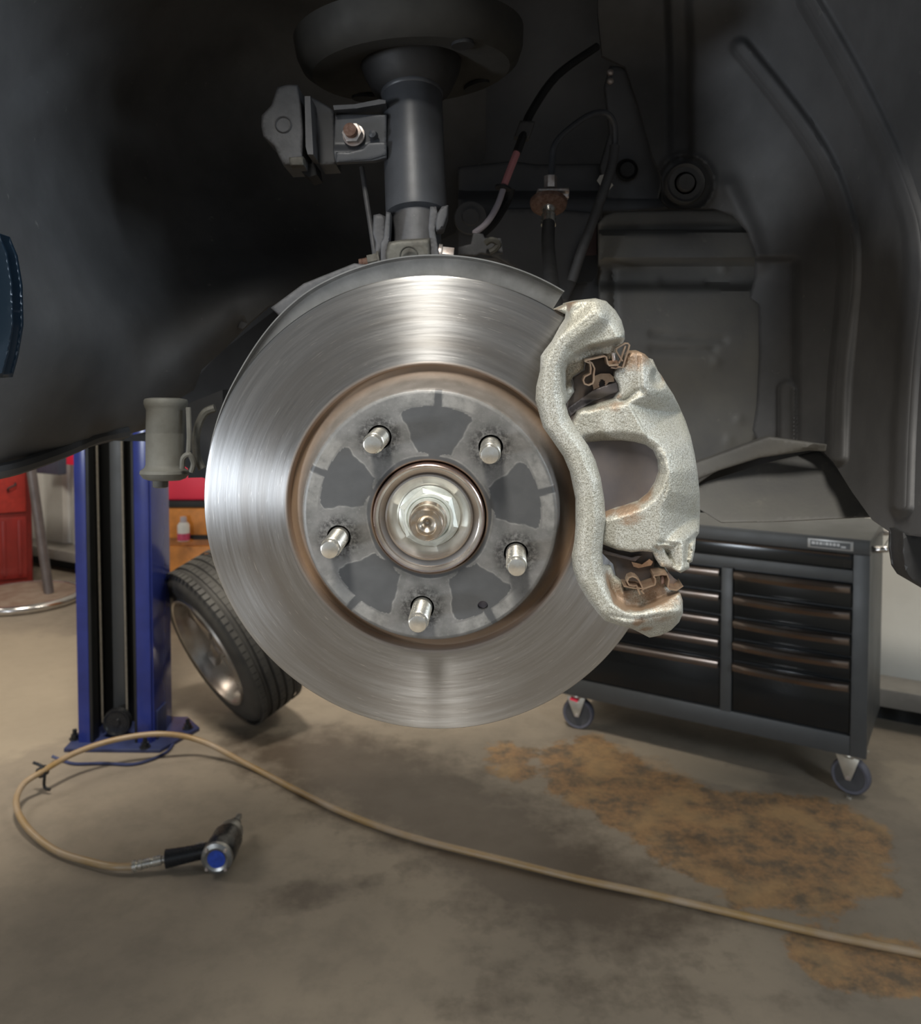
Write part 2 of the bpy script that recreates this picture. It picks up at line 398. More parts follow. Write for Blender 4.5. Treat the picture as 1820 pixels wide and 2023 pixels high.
def hat_mat():
    t = NT('oxidised_disc_hat')
    a = t.n('ShaderNodeAttribute', attribute_name='zones'); s = t.n('ShaderNodeSeparateColor'); t.l(a.outputs['Color'], s.inputs[0])
    pet, line, smu = s.outputs[0], s.outputs[1], s.outputs[2]
    n1 = t.noise(90, 6, 0.65); n2 = t.noise(420, 5, 0.7)
    base = t.mix(t.ramp(n1, 0.35, 0.7), (0.135, 0.135, 0.13), (0.20, 0.195, 0.19))
    c = t.mix(t.math('MULTIPLY', t.ramp(n2, 0.55, 0.7), 0.35), base, (0.27, 0.265, 0.26))
    c = t.mix(pet, c, t.mix(n1, (0.072, 0.075, 0.078), (0.095, 0.096, 0.098)))
    sm = t.math('MULTIPLY', smu, t.ramp(n2, 0.36, 0.6)); c = t.mix(sm, c, (0.018, 0.017, 0.017))
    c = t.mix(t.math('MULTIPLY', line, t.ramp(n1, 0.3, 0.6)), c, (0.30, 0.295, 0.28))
    b = t.n('ShaderNodeAttribute', attribute_name='rust'); c = t.mix(t.math('MULTIPLY', b.outputs['Fac'], t.math('MULTIPLY_ADD', n1, 0.5, 0.65), clamp=True), c, (0.235, 0.155, 0.095))
    t.set(c, t.math('MULTIPLY_ADD', n1, 0.3, 0.32), 0.3)
    t.bump(t.noise(700, 5, 0.7), 0.25, 0.0003)
    return t.m
M['hat'] = hat_mat()

def hub_mat():
    t = NT('machined_hub_steel')
    sep = t.n('ShaderNodeSeparateXYZ'); t.l(t.tc.outputs['Object'], sep.inputs[0])
    x, y = sep.outputs[0], sep.outputs[1]
    r = t.math('SQRT', t.math('ADD', t.math('MULTIPLY', x, x), t.math('MULTIPLY', y, y)))
    n = t.noise(70, 5, 0.6); sp = t.noise(300, 4, 0.7)
    groove = t.math('MULTIPLY', t.ramp(r, 0.0262, 0.0270), t.math('SUBTRACT', 1.0, t.ramp(r, 0.0300, 0.0306)))
    c = t.mix(t.ramp(n, 0.35, 0.7), (0.80, 0.77, 0.74), (0.62, 0.57, 0.53))
    c = t.mix(t.math('MULTIPLY', groove, 0.75), c, (0.16, 0.12, 0.09))
    c = t.mix(t.ramp(sp, 0.70, 0.76), c, (0.12, 0.06, 0.035))
    c = t.mix(t.ramp(t.math('ADD', r, t.math('MULTIPLY', sp, 0.001)), 0.0338, 0.0346), c, (0.17, 0.06, 0.035))
    t.set(c, t.math('MULTIPLY_ADD', n, 0.15, 0.17), 0.92); return t.m
M['hub'] = hub_mat()

def floor_mat():
    t = NT('stained_concrete')
    a = t.n('ShaderNodeAttribute', attribute_name='stain_shade'); s = t.n('ShaderNodeSeparateColor'); t.l(a.outputs['Color'], s.inputs[0])
    n1 = t.noise(1.3, 6, 0.6); n2 = t.noise(9, 7, 0.7); n3 = t.noise(60, 5, 0.7)
    c = t.mix(t.ramp(n1, 0.35, 0.65), (0.27, 0.225, 0.17), (0.19, 0.16, 0.125))
    c = t.mix(t.math('MULTIPLY', t.ramp(n2, 0.45, 0.7), 0.45), c, (0.13, 0.11, 0.085))
    c = t.mix(t.math('MULTIPLY', t.ramp(n3, 0.62, 0.75), 0.35), c, (0.09, 0.077, 0.06))
    def mask(ch, amp, a0, a1, nn):
        return t.ramp(t.math('ADD', ch, t.math('MULTIPLY_ADD', nn, amp, -amp / 2)), a0, a1)
    rust = mask(s.outputs[0], 0.75, 0.47, 0.55, n2)
    rc = t.mix(t.ramp(n3, 0.3, 0.7), (0.38, 0.21, 0.085), (0.20, 0.115, 0.055))
    rc = t.mix(t.ramp(t.noise(14, 8, 0.75), 0.44, 0.60), rc, (0.105, 0.075, 0.047)); rc = t.mix(t.math('MULTIPLY', t.ramp(t.noise(5, 5, 0.6), 0.5, 0.62), 0.6), rc, (0.40, 0.25, 0.11))
    c = t.mix(t.math('MULTIPLY', rust, 0.85), c, rc)
    oil_shade = mask(s.outputs[1], 0.9, 0.38, 0.72, n2)
    c = t.mix(t.math('MULTIPLY', oil_shade, 0.74), c, (0.055, 0.037, 0.025))
    pale = mask(s.outputs[2], 0.8, 0.45, 0.60, n2)
    c = t.mix(t.math('MULTIPLY', pale, 0.6), c, (0.36, 0.30, 0.22))
    t.set(c, t.math('MULTIPLY_ADD', oil_shade, -0.2, t.math('MULTIPLY_ADD', n2, 0.25, 0.52)), 0)
    t.bump(t.math('ADD', t.math('MULTIPLY', n2, 0.6), t.math('MULTIPLY', n3, 0.4)), 0.25, 0.003)
    return t.m
M['floor'] = floor_mat()

# ================================================================ SETTING
def build_floor():
    xs = np.arange(-5.0, 4.01, 0.045); ys = np.arange(-4.0, 7.6, 0.045)
    X, Y = np.meshgrid(xs, ys); nx, ny = len(xs), len(ys)
    v = np.stack([X.ravel(), Y.ravel(), np.zeros(X.size)], 1)
    f = [(j * nx + i, j * nx + i + 1, (j + 1) * nx + i + 1, (j + 1) * nx + i) for j in range(ny - 1) for i in range(nx - 1)]
    me = bpy.data.meshes.new('floor'); me.from_pydata(v.tolist(), [], f)
    def region(px, soft=0.10):
        poly = [tuple(FL(a, b))[:2] for a, b in px]
        return np.clip(0.5 + sdist(v[:, :2], poly) / (2 * soft), 0, 1)
    rust = np.maximum.reduce([region([(1060, 1480), (1180, 1450), (1300, 1500), (1420, 1560), (1640, 1575), (1760, 1640), (1770, 1760), (1640, 1810), (1470, 1800), (1330, 1720), (1180, 1610), (1080, 1570)], 0.16),
                              region([(1150, 1500), (1300, 1540), (1420, 1620), (1300, 1660), (1180, 1580)], 0.1),
                              region([(1560, 1830), (1820, 1860), (1900, 1950), (1800, 1985), (1640, 1950), (1540, 1880)]),
                              0.62 * region([(900, 1470), (1040, 1440), (1130, 1540), (980, 1600)], 0.12)])
    oil_shade = np.maximum.reduce([region([(420, 1450), (700, 1430), (900, 1490), (1080, 1570), (1280, 1700), (1450, 1830), (1400, 1900), (1150, 1900), (900, 1820), (800, 1720), (640, 1620), (480, 1540)], 0.22) * 0.85,  # dark oil patches; the broad ones paint floor shadow into the colour
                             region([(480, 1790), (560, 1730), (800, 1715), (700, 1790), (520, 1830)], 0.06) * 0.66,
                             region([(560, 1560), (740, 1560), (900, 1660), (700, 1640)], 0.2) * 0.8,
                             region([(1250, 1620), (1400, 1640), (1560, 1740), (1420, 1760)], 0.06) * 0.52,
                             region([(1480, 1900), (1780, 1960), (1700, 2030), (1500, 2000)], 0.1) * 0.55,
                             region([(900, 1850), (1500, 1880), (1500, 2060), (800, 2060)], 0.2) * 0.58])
    pale = np.maximum.reduce([region([(-200, 1230), (400, 1240), (400, 1420), (120, 1500), (-200, 1600)], 0.3) * 0.7,
                              region([(60, 1500), (420, 1500), (480, 1600), (100, 1680)], 0.3) * 0.5,
                              region([(1150, 1440), (1400, 1490), (1600, 1550), (1480, 1570), (1300, 1530)], 0.1) * 0.85,
                              region([(380, 1400), (460, 1400), (470, 1440), (400, 1440)], 0.1) * 0.7,
                              region([(1700, 1480), (1900, 1500), (1900, 1640), (1720, 1600)], 0.1) * 0.6])
    ca = me.color_attributes.new('stain_shade', 'FLOAT_COLOR', 'POINT')
    ca.data.foreach_set('color', np.stack([rust, oil_shade, pale, np.ones(len(v))], 1).ravel())
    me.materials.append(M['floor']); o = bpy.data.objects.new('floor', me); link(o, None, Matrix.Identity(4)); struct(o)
build_floor()

# back wall runs from near right to far left
WA, WB = Vector((1.73, 3.25, 0)), Vector((-2.88, 5.94, 0))
WD = (WA - WB).normalized(); WNR = Vector((WD.y, -WD.x, 0))      # towards the room
if WNR.y > 0: WNR = -WNR
wallM = Matrix(((WD.x, -WNR.x, 0, WB.x), (WD.y, -WNR.y, 0, WB.y), (0, 0, 1, 0), (0, 0, 0, 1)))
struct(MB().box((2.7, 0.35, 2.6), (11, 0.2, 5.2), wallM).build('wall_back', M['wall']))
wb = bpy.data.objects['wall_back']
k = 0
x = -2.6
while x < 8.0:      # folded siding sheets
    wd = 0.30
    MB().prism([(x, 0.2), (x, 0.05), (x + 0.035, 0.02), (x + wd - 0.075, 0.02), (x + wd - 0.04, 0.05), (x + wd - 0.012, 0.05), (x + wd - 0.012, 0.2)], 0.16, 5.15, wallM).build('siding_panel', M['siding'], wb, smooth=False)
    x += wd
struct(MB().box((2.7, -0.01, 0.125), (11, 0.28, 0.07), wallM).build('trim_1', M['concrete_kerb'], bevel=0.006))
struct(MB().box((2.7, 0.10, 0.045), (11, 0.26, 0.09), wallM).build('trim_2', M['channel_dark']))
struct(MB().box((-5.0, 1.5, 2.6), (0.1, 12, 5.2)).build('wall_left', M['wall']))
struct(MB().box((4.05, 1.5, 2.6), (0.1, 12, 5.2)).build('wall_right', M['wall']))
struct(MB().box((-0.5, 1.5, 5.25), (9.2, 12, 0.1)).build('ceiling', M['ceil']))

# ================================================================ THE LIFTED CAR ROUND THE BRAKE
# bodyshell above and behind the wheel well (shades the floor)
def car_body():
    t = thing('car', 'dark lifted car bodyshell around the open wheel arch', 'car', (0, 1.4, 1.5))
    MB().prism([(-1.22, 1.18), (-1.22, 1.6), (-1.12, 1.95), (-0.92, 2.2), (-0.6, 2.32), (2.3, 2.32), (2.3, 1.18)], 1.31, 1.95).build('underbody', M['dark'], t, bevel=0.03)
    MB().prism([(-1.1, 0.40), (-1.24, 0.8), (-1.24, 1.6), (-1.12, 1.95), (-0.92, 2.2), (-0.6, 2.32), (2.3, 2.32), (2.3, 0.40)], 2.0, 2.4).build('hood', M['body'], t, bevel=0.06)
    m = MB(); a0, a1 = math.radians(-12), math.radians(192)
    # outer wing with the round arch opening
    cx, cz, r = -0.02, 1.33, 0.46
    poly = [(cx + r * math.cos(a0 + (a1 - a0) * i / 40), cz + r * math.sin(a0 + (a1 - a0) * i / 40)) for i in range(41)]
    poly = poly + [(-1.08, 1.22), (-1.08, 2.3), (1.7, 2.3), (1.7, 1.22)]
    MT = Matrix(((1, 0, 0, 0), (0, 0, 1, 0.40), (0, 1, 0, 0), (0, 0, 0, 1)))
    m.prism(poly, 0, 0.03, MT).build('wing_panel', M['body'], t)
    return t
car_body()

# backmost wheelhouse sheet, closes the well
YB = tps([(-200, 700, 0.60), (0, 700, 0.70), (200, 600, 0.86), (400, 500, 0.98), (700, 300, 1.06), (900, 500, 1.08), (1300, 500, 1.06), (1600, 500, 1.04), (700, -300, 0.95), (0, -300, 0.62), (1400, -300, 0.95), (1500, 1000, 1.02)])

# left liner
LY = tps([(-60, 900, 0.60), (0, 700, 0.575), (0, 500, 0.57), (150, 700, 0.66), (130, 890, 0.70), (285, 800, 0.79), (420, 700, 0.83), (550, 590, 0.86), (300, 500, 0.82), (200, 250, 0.78), (0, 200, 0.60), (0, -150, 0.55),
          (500, 350, 0.95), (650, 450, 0.98), (780, 350, 1.02), (500, 50, 0.92), (900, -100, 0.86), (900, 250, 1.02), (300, -150, 0.66), (700, -150, 0.74)])
def left_liner():
    t = thing('wheel_arch_liner', 'black curved plastic arch liner left of the strut, sloping down to the blue post', 'liner', tuple(P(300, 700, 0.8)))
    outline = [(-140, 955), (0, 934), (60, 918), (130, 893), (190, 868), (250, 858), (300, 845), (330, 800), (380, 770), (395, 730), (440, 690), (490, 640), (530, 605), (600, 575), (680, 545), (780, 520), (900, 460), (960, 300), (960, 0), (940, -200), (-140, -200)]
    crease = np.array([(300, 790), (380, 690), (470, 600), (600, 520)], float)
    hump = np.array([(60, 220), (210, 110), (330, 90), (480, 60)], float)
    def hf(p):
        y = LY(p); d = segdist(p, crease, False); y = y - 0.020 * np.exp(-(d / 60) ** 2)
        d2 = segdist(p, hump, False); y = y - 0.012 * np.exp(-(d2 / 45) ** 2)
        e = sdist(p, outline); return y + 0.022 * np.exp(-np.clip(e, 0, None) / 14) * (p[:, 0] < 480)
    relief(outline, hf, False, 0.006, 14).build('liner_shell', M['plastic'], t, ang=50)
    # folded lower flange
    a = [(-100, 948, 0.612), (0, 934, 0.625), (60, 918, 0.65), (130, 893, 0.70), (190, 868, 0.74), (250, 856, 0.77)]
    MB().tube([V(x, y - 3, Y + 0.012) for x, y, Y in a], 0.006, 8).build('liner_hem', M['plastic'], t)
    b = [(2, 470), (20, 520), (26, 590), (24, 640), (16, 690), (8, 730)]
    relief([(-60, 440), (0, 462), (16, 500), (26, 560), (28, 640), (18, 700), (6, 745), (-60, 750)], lambda p: np.full(len(p), 0.545), False, 0.012, 8, 6, 0.004).build('arch_lip', M['body'], t)
    return t
left_liner()
# dark cavity behind the lower edge: subframe
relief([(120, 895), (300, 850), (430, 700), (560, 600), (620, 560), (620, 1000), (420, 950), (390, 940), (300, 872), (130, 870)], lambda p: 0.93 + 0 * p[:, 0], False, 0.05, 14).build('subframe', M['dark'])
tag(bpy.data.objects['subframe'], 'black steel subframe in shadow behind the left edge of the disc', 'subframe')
_sf = bpy.data.objects['subframe']
m = MB(); m.lathe([(0.001, -0.004), (0.011, -0.004), (0.012, 0.004), (0.009, 0.008), (0.007, 0.02)], 20, Matrix.Translation(V(225, 862, 0.9)) @ Matrix.Rotation(0, 4, 'X'))
m.build('plug', M['bushing'], _sf)

def inner_wall():
    t = thing('wheelhouse_panel', 'dark painted steel inner wheelhouse wall behind the strut and hoses', 'car panel', tuple(P(1100, 400, 1.0)))
    relief([(560, -250), (1560, -250), (1560, 660), (1540, 900), (1380, 1000), (560, 640)], lambda p: YB(p) + 0.03, False, 0.01, 30).build('back_sheet', M['inner_metal'], t)
    # boxed ledge behind the hoses
    ledge = [(905, 330), (1010, 318), (1060, 325), (1300, 322), (1310, 400), (1320, 412), (1190, 420), (1180, 560), (1215, 600), (1200, 660), (1000, 640), (935, 560), (905, 520)]
    steps = [(900, 385), (1315, 385)]
    def hf(p):
        y = 1.0 + 0 * p[:, 0]; s = sstep(p[:, 1], 378, 396); y = y - 0.028 * s
        s2 = sstep(p[:, 1], 512, 540); y = y + 0.03 * s2 * (p[:, 0] < 1100)
        d = segdist(p, [(1108, 610), (1108, 560), (1150, 520), (1180, 440)], False); y = y + 0.012 * np.exp(-(d / 12) ** 2)
        return y
    relief(ledge, hf, False, 0.008, 9, 5, 0.003).build('ledge', M['inner_metal'], t)
    relief([(975, 412), (1060, 410), (1180, 420), (1180, 470), (1120, 600), (1000, 520), (965, 500), (960, 440)], lambda p: 0.955 + 0 * p[:, 0], False, 0.008, 10, 5, 0.004).build('lower_plate', M['inner_metal'], t)
    # triangular bracket going up to the top of the well
    relief([(1205, 130), (1235, 132), (1262, 210), (1308, 360), (1300, 400), (1200, 395), (1185, 330), (1205, 260), (1195, 170)], lambda p: 0.975 + 0 * p[:, 0], False, 0.008, 9, 4, 0.003).build('gusset', M['inner_metal'], t)
    for x, y in ((1206, 143), (1206, 160)):
        MB().lathe([(0.0, 0.003), (0.003, 0.002), (0.004, 0)], 12, Matrix.Translation(V(x, y, 0.972)) @ Matrix.Rotation(PI / 2, 4, 'X')).build('rivet', M['zinc_old'], t)
    # round blank plug and a bolt boss
    MB().lathe([(0.0, 0.004), (0.008, 0.004), (0.0105, 0.001), (0.0115, 0.005), (0.013, 0)], 32, Matrix.Translation(V(1239, 336, 0.966)) @ Matrix.Rotation(PI / 2, 4, 'X')).build('plug', M['rubber'], t)
    MB().lathe([(0.0, 0.006), (0.009, 0.006), (0.0095, 0.001), (0.018, 0.001), (0.019, -0.004)], 32, Matrix.Translation(V(930, 430, 0.955)) @ Matrix.Rotation(PI / 2, 4, 'X')).build('bolt', M['inner_metal'], t)
    # slot with a dark hole and a rusty upper edge
    relief([(1150, 470), (1180, 440), (1180, 540), (1170, 556), (1140, 560), (1128, 548), (1130, 520)], lambda p: 0.944 + 0 * p[:, 0], False, 0.004, 8).build('slot', M['dark'], t)
    relief([(1157, 462), (1179, 440), (1179, 503), (1147, 506)], lambda p: 0.941 + 0 * p[:, 0], False, 0.003, 8).build('rusty_edge', simple('rusty_edge_paint', (0.055, 0.03, 0.028), 0.7), t)
    return t
inner_wall()

def inner_cover():
    t = thing('inner_cover', 'dusty dark grey moulded cover panel right behind the brake caliper', 'car panel', tuple(P(1360, 700, 0.95)))
    outline = [(1196, 425), (1215, 418), (1420, 414), (1450, 424), (1480, 450), (1500, 500), (1510, 600), (1515, 900), (1480, 885), (1395, 945), (1300, 1010), (1190, 900), (1185, 620), (1184, 520), (1183, 440)]
    def hf(p):
        y = 0.93 + 0 * p[:, 0]; yy = p[:, 1] - (p[:, 0] - 1180) * -0.012
        y = y - 0.020 * sstep(yy, 455, 463) * (1 - sstep(yy, 512, 522)) - 0.006 * (1 - sstep(yy, 440, 455))
        y = y + 0.020 * sstep(yy, 516, 530) - 0.022 * sstep(yy, 556, 580)
        d = segdist(p, [(1210, 530), (1214, 640), (1214, 900)], False); y = y + 0.006 * np.exp(-(d / 6) ** 2)
        for q in ([(1290, 660), (1360, 668), (1430, 672)], [(1290, 690), (1380, 694), (1410, 690)], [(1400, 560), (1480, 565)]):
            d = segdist(p, q, False); y = y + 0.004 * np.exp(-(d / 7) ** 2)
        for q in ((1415, 715), (1460, 830), (1440, 870), (1300, 560), (1430, 530)):
            d = np.hypot(p[:, 0] - q[0], p[:, 1] - q[1]); y = y - 0.003 * np.exp(-(d / 9) ** 2)
        return y
    relief(outline, hf, False, 0.006, 7, 5, 0.003).build('cover_shell', M['plastic_dusty'], t, ang=50)
    return t
inner_cover()

def splash_guard():
    t = thing('splash_guard', 'dusty black flexible splash guard flap above the tool chest', 'car panel', tuple(P(1540, 970, 0.85)))
    def hf(p): return 0.84 - (p[:, 0] - 1385) * 0.00018 + (1030 - p[:, 1]) * 0.0004 + 0.004 * np.sin(p[:, 0] / 60)
    relief([(1380, 962), (1400, 952), (1500, 920), (1560, 905), (1620, 890), (1690, 960), (1720, 1022), (1640, 1026), (1540, 1031), (1425, 1033), (1380, 1005), (1340, 990), (1340, 970)], hf, False, 0.004, 9, 4, 0.002).build('flap', M['plastic_dusty'], t)
    relief([(1340, 955), (1380, 948), (1420, 930), (1500, 905), (1600, 890), (1640, 893), (1650, 880), (1520, 862), (1490, 872), (1400, 905), (1340, 925)], lambda p: 0.81 + 0.0002 * (1600 - p[:, 0]) + 0.006 * sstep(p[:, 1] + (p[:, 0] - 1400) * 0.28, 935, 950), False, 0.008, 7, 5, 0.003).build('mounting_strip', M['plastic_dusty'], t)
    return t
splash_guard()
o = relief([(1300, 860), (1700, 860), (1740, 1000), (1690, 1022), (1300, 1010)], lambda p: 0.99 + 0 * p[:, 0], False, 0.05, 20).build('gap_sheet', M['dark'])  # added sheet that stops light showing through above the splash guard
tag(o, 'added dark sheet closing the see-through gap above the splash guard', 'filler sheet')

RY = tps([(1300, 100, 0.95), (1300, 380, 0.93), (1500, 560, 0.90), (1500, 860, 0.88), (1600, 880, 0.84), (1660, 600, 0.80), (1640, 400, 0.82), (1500, 300, 0.88), (1740, 500, 0.70), (1740, 900, 0.70), (1820, 500, 0.60), (1820, 1000, 0.60), (1950, 600, 0.50),
          (1500, 0, 0.86), (1700, 100, 0.74), (1820, 200, 0.64), (1950, 200, 0.54), (1250, -150, 0.84), (1600, -200, 0.72), (1900, -200, 0.55), (1700, 985, 0.72), (1950, 1060, 0.5)])
def right_liner():
    t = thing('wheel_arch_liner', 'black ribbed plastic arch liner right of the caliper, with round washer fastener', 'liner', tuple(P(1650, 700, 0.8)))
    outline = [(1180, -250), (1182, 30), (1190, 110), (1236, 132), (1262, 210), (1290, 310), (1308, 350), (1309, 395), (1322, 410), (1412, 412), (1450, 424), (1478, 455), (1495, 500), (1494, 545), (1484, 588), (1502, 602), (1503, 700), (1498, 800), (1490, 850), (1500, 872), (1530, 884), (1630, 892), (1652, 915), (1690, 975), (1730, 1030), (1765, 1054), (1830, 1062), (1990, 1070), (1990, -250)]
    rib1 = np.array([(1465, 95), (1530, 175), (1590, 255), (1635, 330), (1665, 410), (1680, 480), (1680, 560), (1672, 640), (1660, 760), (1655, 900)], float)
    rib2 = np.array([(1600, 0), (1680, 140), (1750, 280), (1790, 380), (1812, 460), (1815, 560), (1800, 700), (1790, 850), (1785, 1000)], float)
    rib1, rib2 = crom(rib1, 5), crom(rib2, 5)
    pkt = np.array([(1555, 770), (1555, 880)], float)
    chan = np.array([(1335, -100), (1345, 120), (1345, 300)], float)
    def hf(p):
        y = RY(p)
        for rb, wd, h in ((rib1, 19, 0.013), (rib2, 20, 0.012)):
            d = segdist(p, rb, False); y = y - h * (1 - sstep(d, wd * 0.35, wd * 1.35))
        d = segdist(p, pkt, False); y = y - 0.014 * (1 - sstep(d, 12, 22))
        d = segdist(p, chan, False); y = y + 0.012 * (1 - sstep(d, 10, 32))
        d = segdist(p, np.array([(1495, 520), (1560, 510), (1570, 700)]), False)
        y = y + 0.016 * sstep(p[:, 1], 505, 520) * (1 - sstep(p[:, 0], 1560, 1585)) * (1 - sstep(p[:, 1], 880, 900)*0)
        # pad round the fastener
        d = np.hypot(p[:, 0] - 1355, p[:, 1] - 362); y = y + 0.006 * (1 - sstep(d, 48, 58)) - 0.004 * np.exp(-((d - 56) / 6) ** 2)
        d = segdist(p, np.array([(1440, 370), (1478, 450), (1500, 520)]), False); y = y - 0.006 * np.exp(-(d / 20) ** 2)
        return y
    relief(outline, hf, False, 0.005, 4.6).build('liner_shell', M['plastic'], t, ang=60)
    yb = float(RY(np.array([[1355, 362]]))[0])
    A = Matrix.Translation(V(1353, 363, yb - 0.004)) @ Matrix.Rotation(PI / 2, 4, 'X')
    wsh = MB().lathe([(0.0, 0.003), (0.0175, 0.003), (0.0205, 0.0055), (0.022, 0.003), (0.0225, -0.003)], 40, A).build('washer', M['plastic'], t)
    b = MB().lathe([(0.0, 0.0085), (0.0085, 0.0085), (0.0095, 0.007), (0.010, 0.003), (0.012, 0.003)], 32, A)
    b.box((0, 0, 0.0088), (0.0016, 0.009, 0.0008), A).build('fastener', M['plastic'], wsh)
    return t
right_liner()
def flap_right():
    o = relief([(1784, 1052), (1990, 1056), (1990, 1230), (1850, 1175), (1800, 1146), (1788, 1128), (1782, 1090)], lambda p: 0.62 + 0 * p[:, 0], False, 0.02, 12, 5, 0.004).build('mud_flap', M['rubber'])
    tag(o, 'black rubber flap hanging below the liner at the right edge', 'mud flap')
flap_right()

# ---------------------------------------------------------------- strut
def rotA(axis):     # matrix whose z follows axis
    return Vector(axis).normalized().to_track_quat('Z', 'Y').to_matrix().to_4x4()
S0, S1 = V(824, 455, 0.690), V(812, 122, 0.725)
SAX = (S1 - S0).normalized(); SL = (S1 - S0).length
def strut():
    t = thing('suspension_strut', 'black tubular suspension strut standing above the brake disc, with round spring seat', 'strut', tuple(S0))
    B = Matrix.Translation(S0) @ rotA(SAX)
    m = MB().lathe([(0.020, 0.012), (0.0247, 0.014), (0.0252, 0.018), (0.0255, SL * 0.78), (0.0262, SL * 0.785), (0.0265, SL * 0.80), (0.0262, SL)], 56, B)
    m.build('tube', M['strut'], t)
    MB().lathe([(0.0185, -0.045), (0.0195, -0.03), (0.0195, 0.016)], 40, B).build('lower_tube', M['castbracket'], t)
    st = MB().lathe([(0.0263, SL * 0.80), (0.034, SL * 0.84), (0.0405, SL * 0.93), (0.043, SL * 0.985), (0.043, SL * 1.02), (0.036, SL * 1.03)], 56, B).build('seat_cup', M['rubber'], t)
    # spring seat dish with slots
    T = Matrix.Translation(S0 + SAX * SL * 1.0) @ rotA((SAX + Vector((-0.02, -0.26, 0))))
    prof = [(0.040, 0.000), (0.055, -0.006), (0.070, -0.010), (0.084, -0.010), (0.092, -0.004), (0.096, 0.006), (0.0975, 0.02), (0.0955, 0.02), (0.0935, 0.008), (0.088, 0.0), (0.070, -0.006), (0.040, 0.004)]
    MB().lathe(prof, 72, T, closed=True).build('spring_seat', simple('dark_spring_seat', (0.026, 0.025, 0.022), 0.75), t)  # even dark colour, darker than the other strut parts
    for a, ra, sx, sy in ((188, 0.072, 0.010, 0.020), (8, 0.077, 0.009, 0.009), (100, 0.070, 0.008, 0.016)):
        a = math.radians(a); L = T @ Matrix.Translation((ra * math.cos(a), ra * math.sin(a), -0.0115)) @ Matrix.Rotation(a, 4, 'Z')
        MB().prism([(sx * math.cos(q * PI / 12), sy * math.sin(q * PI / 12)) for q in range(24)], -0.0008, 0.002, L).build('slot', M['dark'], t)
    # clamp ears
    Y = 0.672
    relief([(738, 425), (750, 422), (762, 428), (762, 470), (752, 500), (752, 525), (738, 525), (742, 480), (736, 462)], lambda p: Y + 0 * p[:, 0], False, 0.045, 5, 4, 0.003).build('ear', M['castbracket'], t)
    relief([(763, 418), (772, 420), (770, 470), (764, 500), (764, 528), (752, 528), (752, 480), (758, 470)], lambda p: Y - 0.008 + 0 * p[:, 0], False, 0.05, 5, 2, 0.002).build('clamp_plate', M['castbracket'], t)
    relief([(850, 408), (862, 408), (866, 424), (860, 455), (864, 480), (872, 520), (868, 540), (852, 540), (850, 480), (846, 450)], lambda p: Y - 0.008 + 0 * p[:, 0], False, 0.05, 5, 2, 0.002).build('clamp_plate', M['castbracket'], t)
    relief([(873, 408), (886, 405), (885, 425), (876, 452), (862, 458), (860, 440), (864, 422)], lambda p: Y - 0.01 + 0 * p[:, 0], False, 0.02, 5, 4, 0.003).build('ear', M['castbracket'], t)
    k = relief([(768, 478), (790, 474), (850, 470), (852, 545), (766, 548), (762, 500)], lambda p: Y - 0.012 + 0 * p[:, 0], False, 0.05, 5, 6, 0.004).build('knuckle_boss', M['steel_dusty'], t)
    T2 = Matrix.Translation(V(808, 505, Y - 0.016)) @ Matrix.Rotation(PI / 2, 4, 'X')
    MB().lathe([(0.006, 0.0005), (0.0068, 0.0018), (0.0075, 0.0005)], 24, T2, closed=True).build('cast_mark', M['steel_dusty'], k)
    # pinch bolt heads both sides
    def hexb(m, c, ax, r, l0, l1):
        m.lathe([(r, l0), (r, l1)], 6, Matrix.Translation(c) @ rotA(ax))
    AX = Vector((1, 0, -0.10))
    c = V(866, 503, Y + 0.002)
    m = MB(); m.lathe([(0.0, 0.0), (0.0085, 0.0), (0.0085, 0.003), (0.0, 0.003)], 28, Matrix.Translation(c) @ rotA(AX)); hexb(m, c, AX, 0.0072, 0.003, 0.0125)
    m.build('bolt', M['zinc_old'], t, bevel=0.0004)
    c = V(752, 515, Y + 0.002); AX2 = Vector((-1, 0, -0.22))
    m = MB(); m.lathe([(0.0, 0), (0.0080, 0), (0.0080, 0.002), (0, 0.002)], 28, Matrix.Translation(c) @ rotA(AX2)); hexb(m, c, AX2, 0.0070, 0.002, 0.010)
    n_ = m.build('nut', M['steel_dusty'], t, bevel=0.0004)
    MB().lathe([(0.005, 0.010)] + [(0.0046 + 0.0006 * (q % 2), 0.0105 + q * 0.0007) for q in range(10)] + [(0.001, 0.0178)], 20, Matrix.Translation(c) @ rotA(AX2)).build('bolt_end', M['rustybolt'], n_)
    # welded bracket for the link
    br = relief([(662, 228), (672, 226), (764, 226), (764, 312), (740, 318), (700, 320), (664, 322), (658, 300)], lambda p: 0.690 - 0.006 * sstep(p[:, 1], 284, 300) + 0 * p[:, 0], False, 0.006, 4, 2, 0.001).build('link_bracket', M['strut'], t)
    relief([(658, 208), (700, 206), (750, 196), (762, 198), (762, 204), (704, 214), (660, 217)], lambda p: 0.682 + 0 * p[:, 0], False, 0.03, 5).build('bracket_flange', M['strut'], t)
    relief([(664, 300), (690, 300), (716, 294), (728, 282), (764, 280), (764, 306), (735, 315), (664, 321)], lambda p: 0.683 + 0 * p[:, 0], False, 0.006, 4, 2, 0.001).build('bracket_gusset', M['strut'], t)
    c = V(700, 268, 0.689); A = Vector((-0.12, -1, 0.05))
    m = MB(); m.lathe([(0, 0), (0.0092, 0), (0.0092, 0.002), (0, 0.002)], 32, Matrix.Translation(c) @ rotA(A)); hexb(m, c, A, 0.0083, 0.002, 0.0085)
    nn = m.build('nut', M['zinc_old'], t, bevel=0.0005); nn['label'] = 'pale nut with rusty stud end'
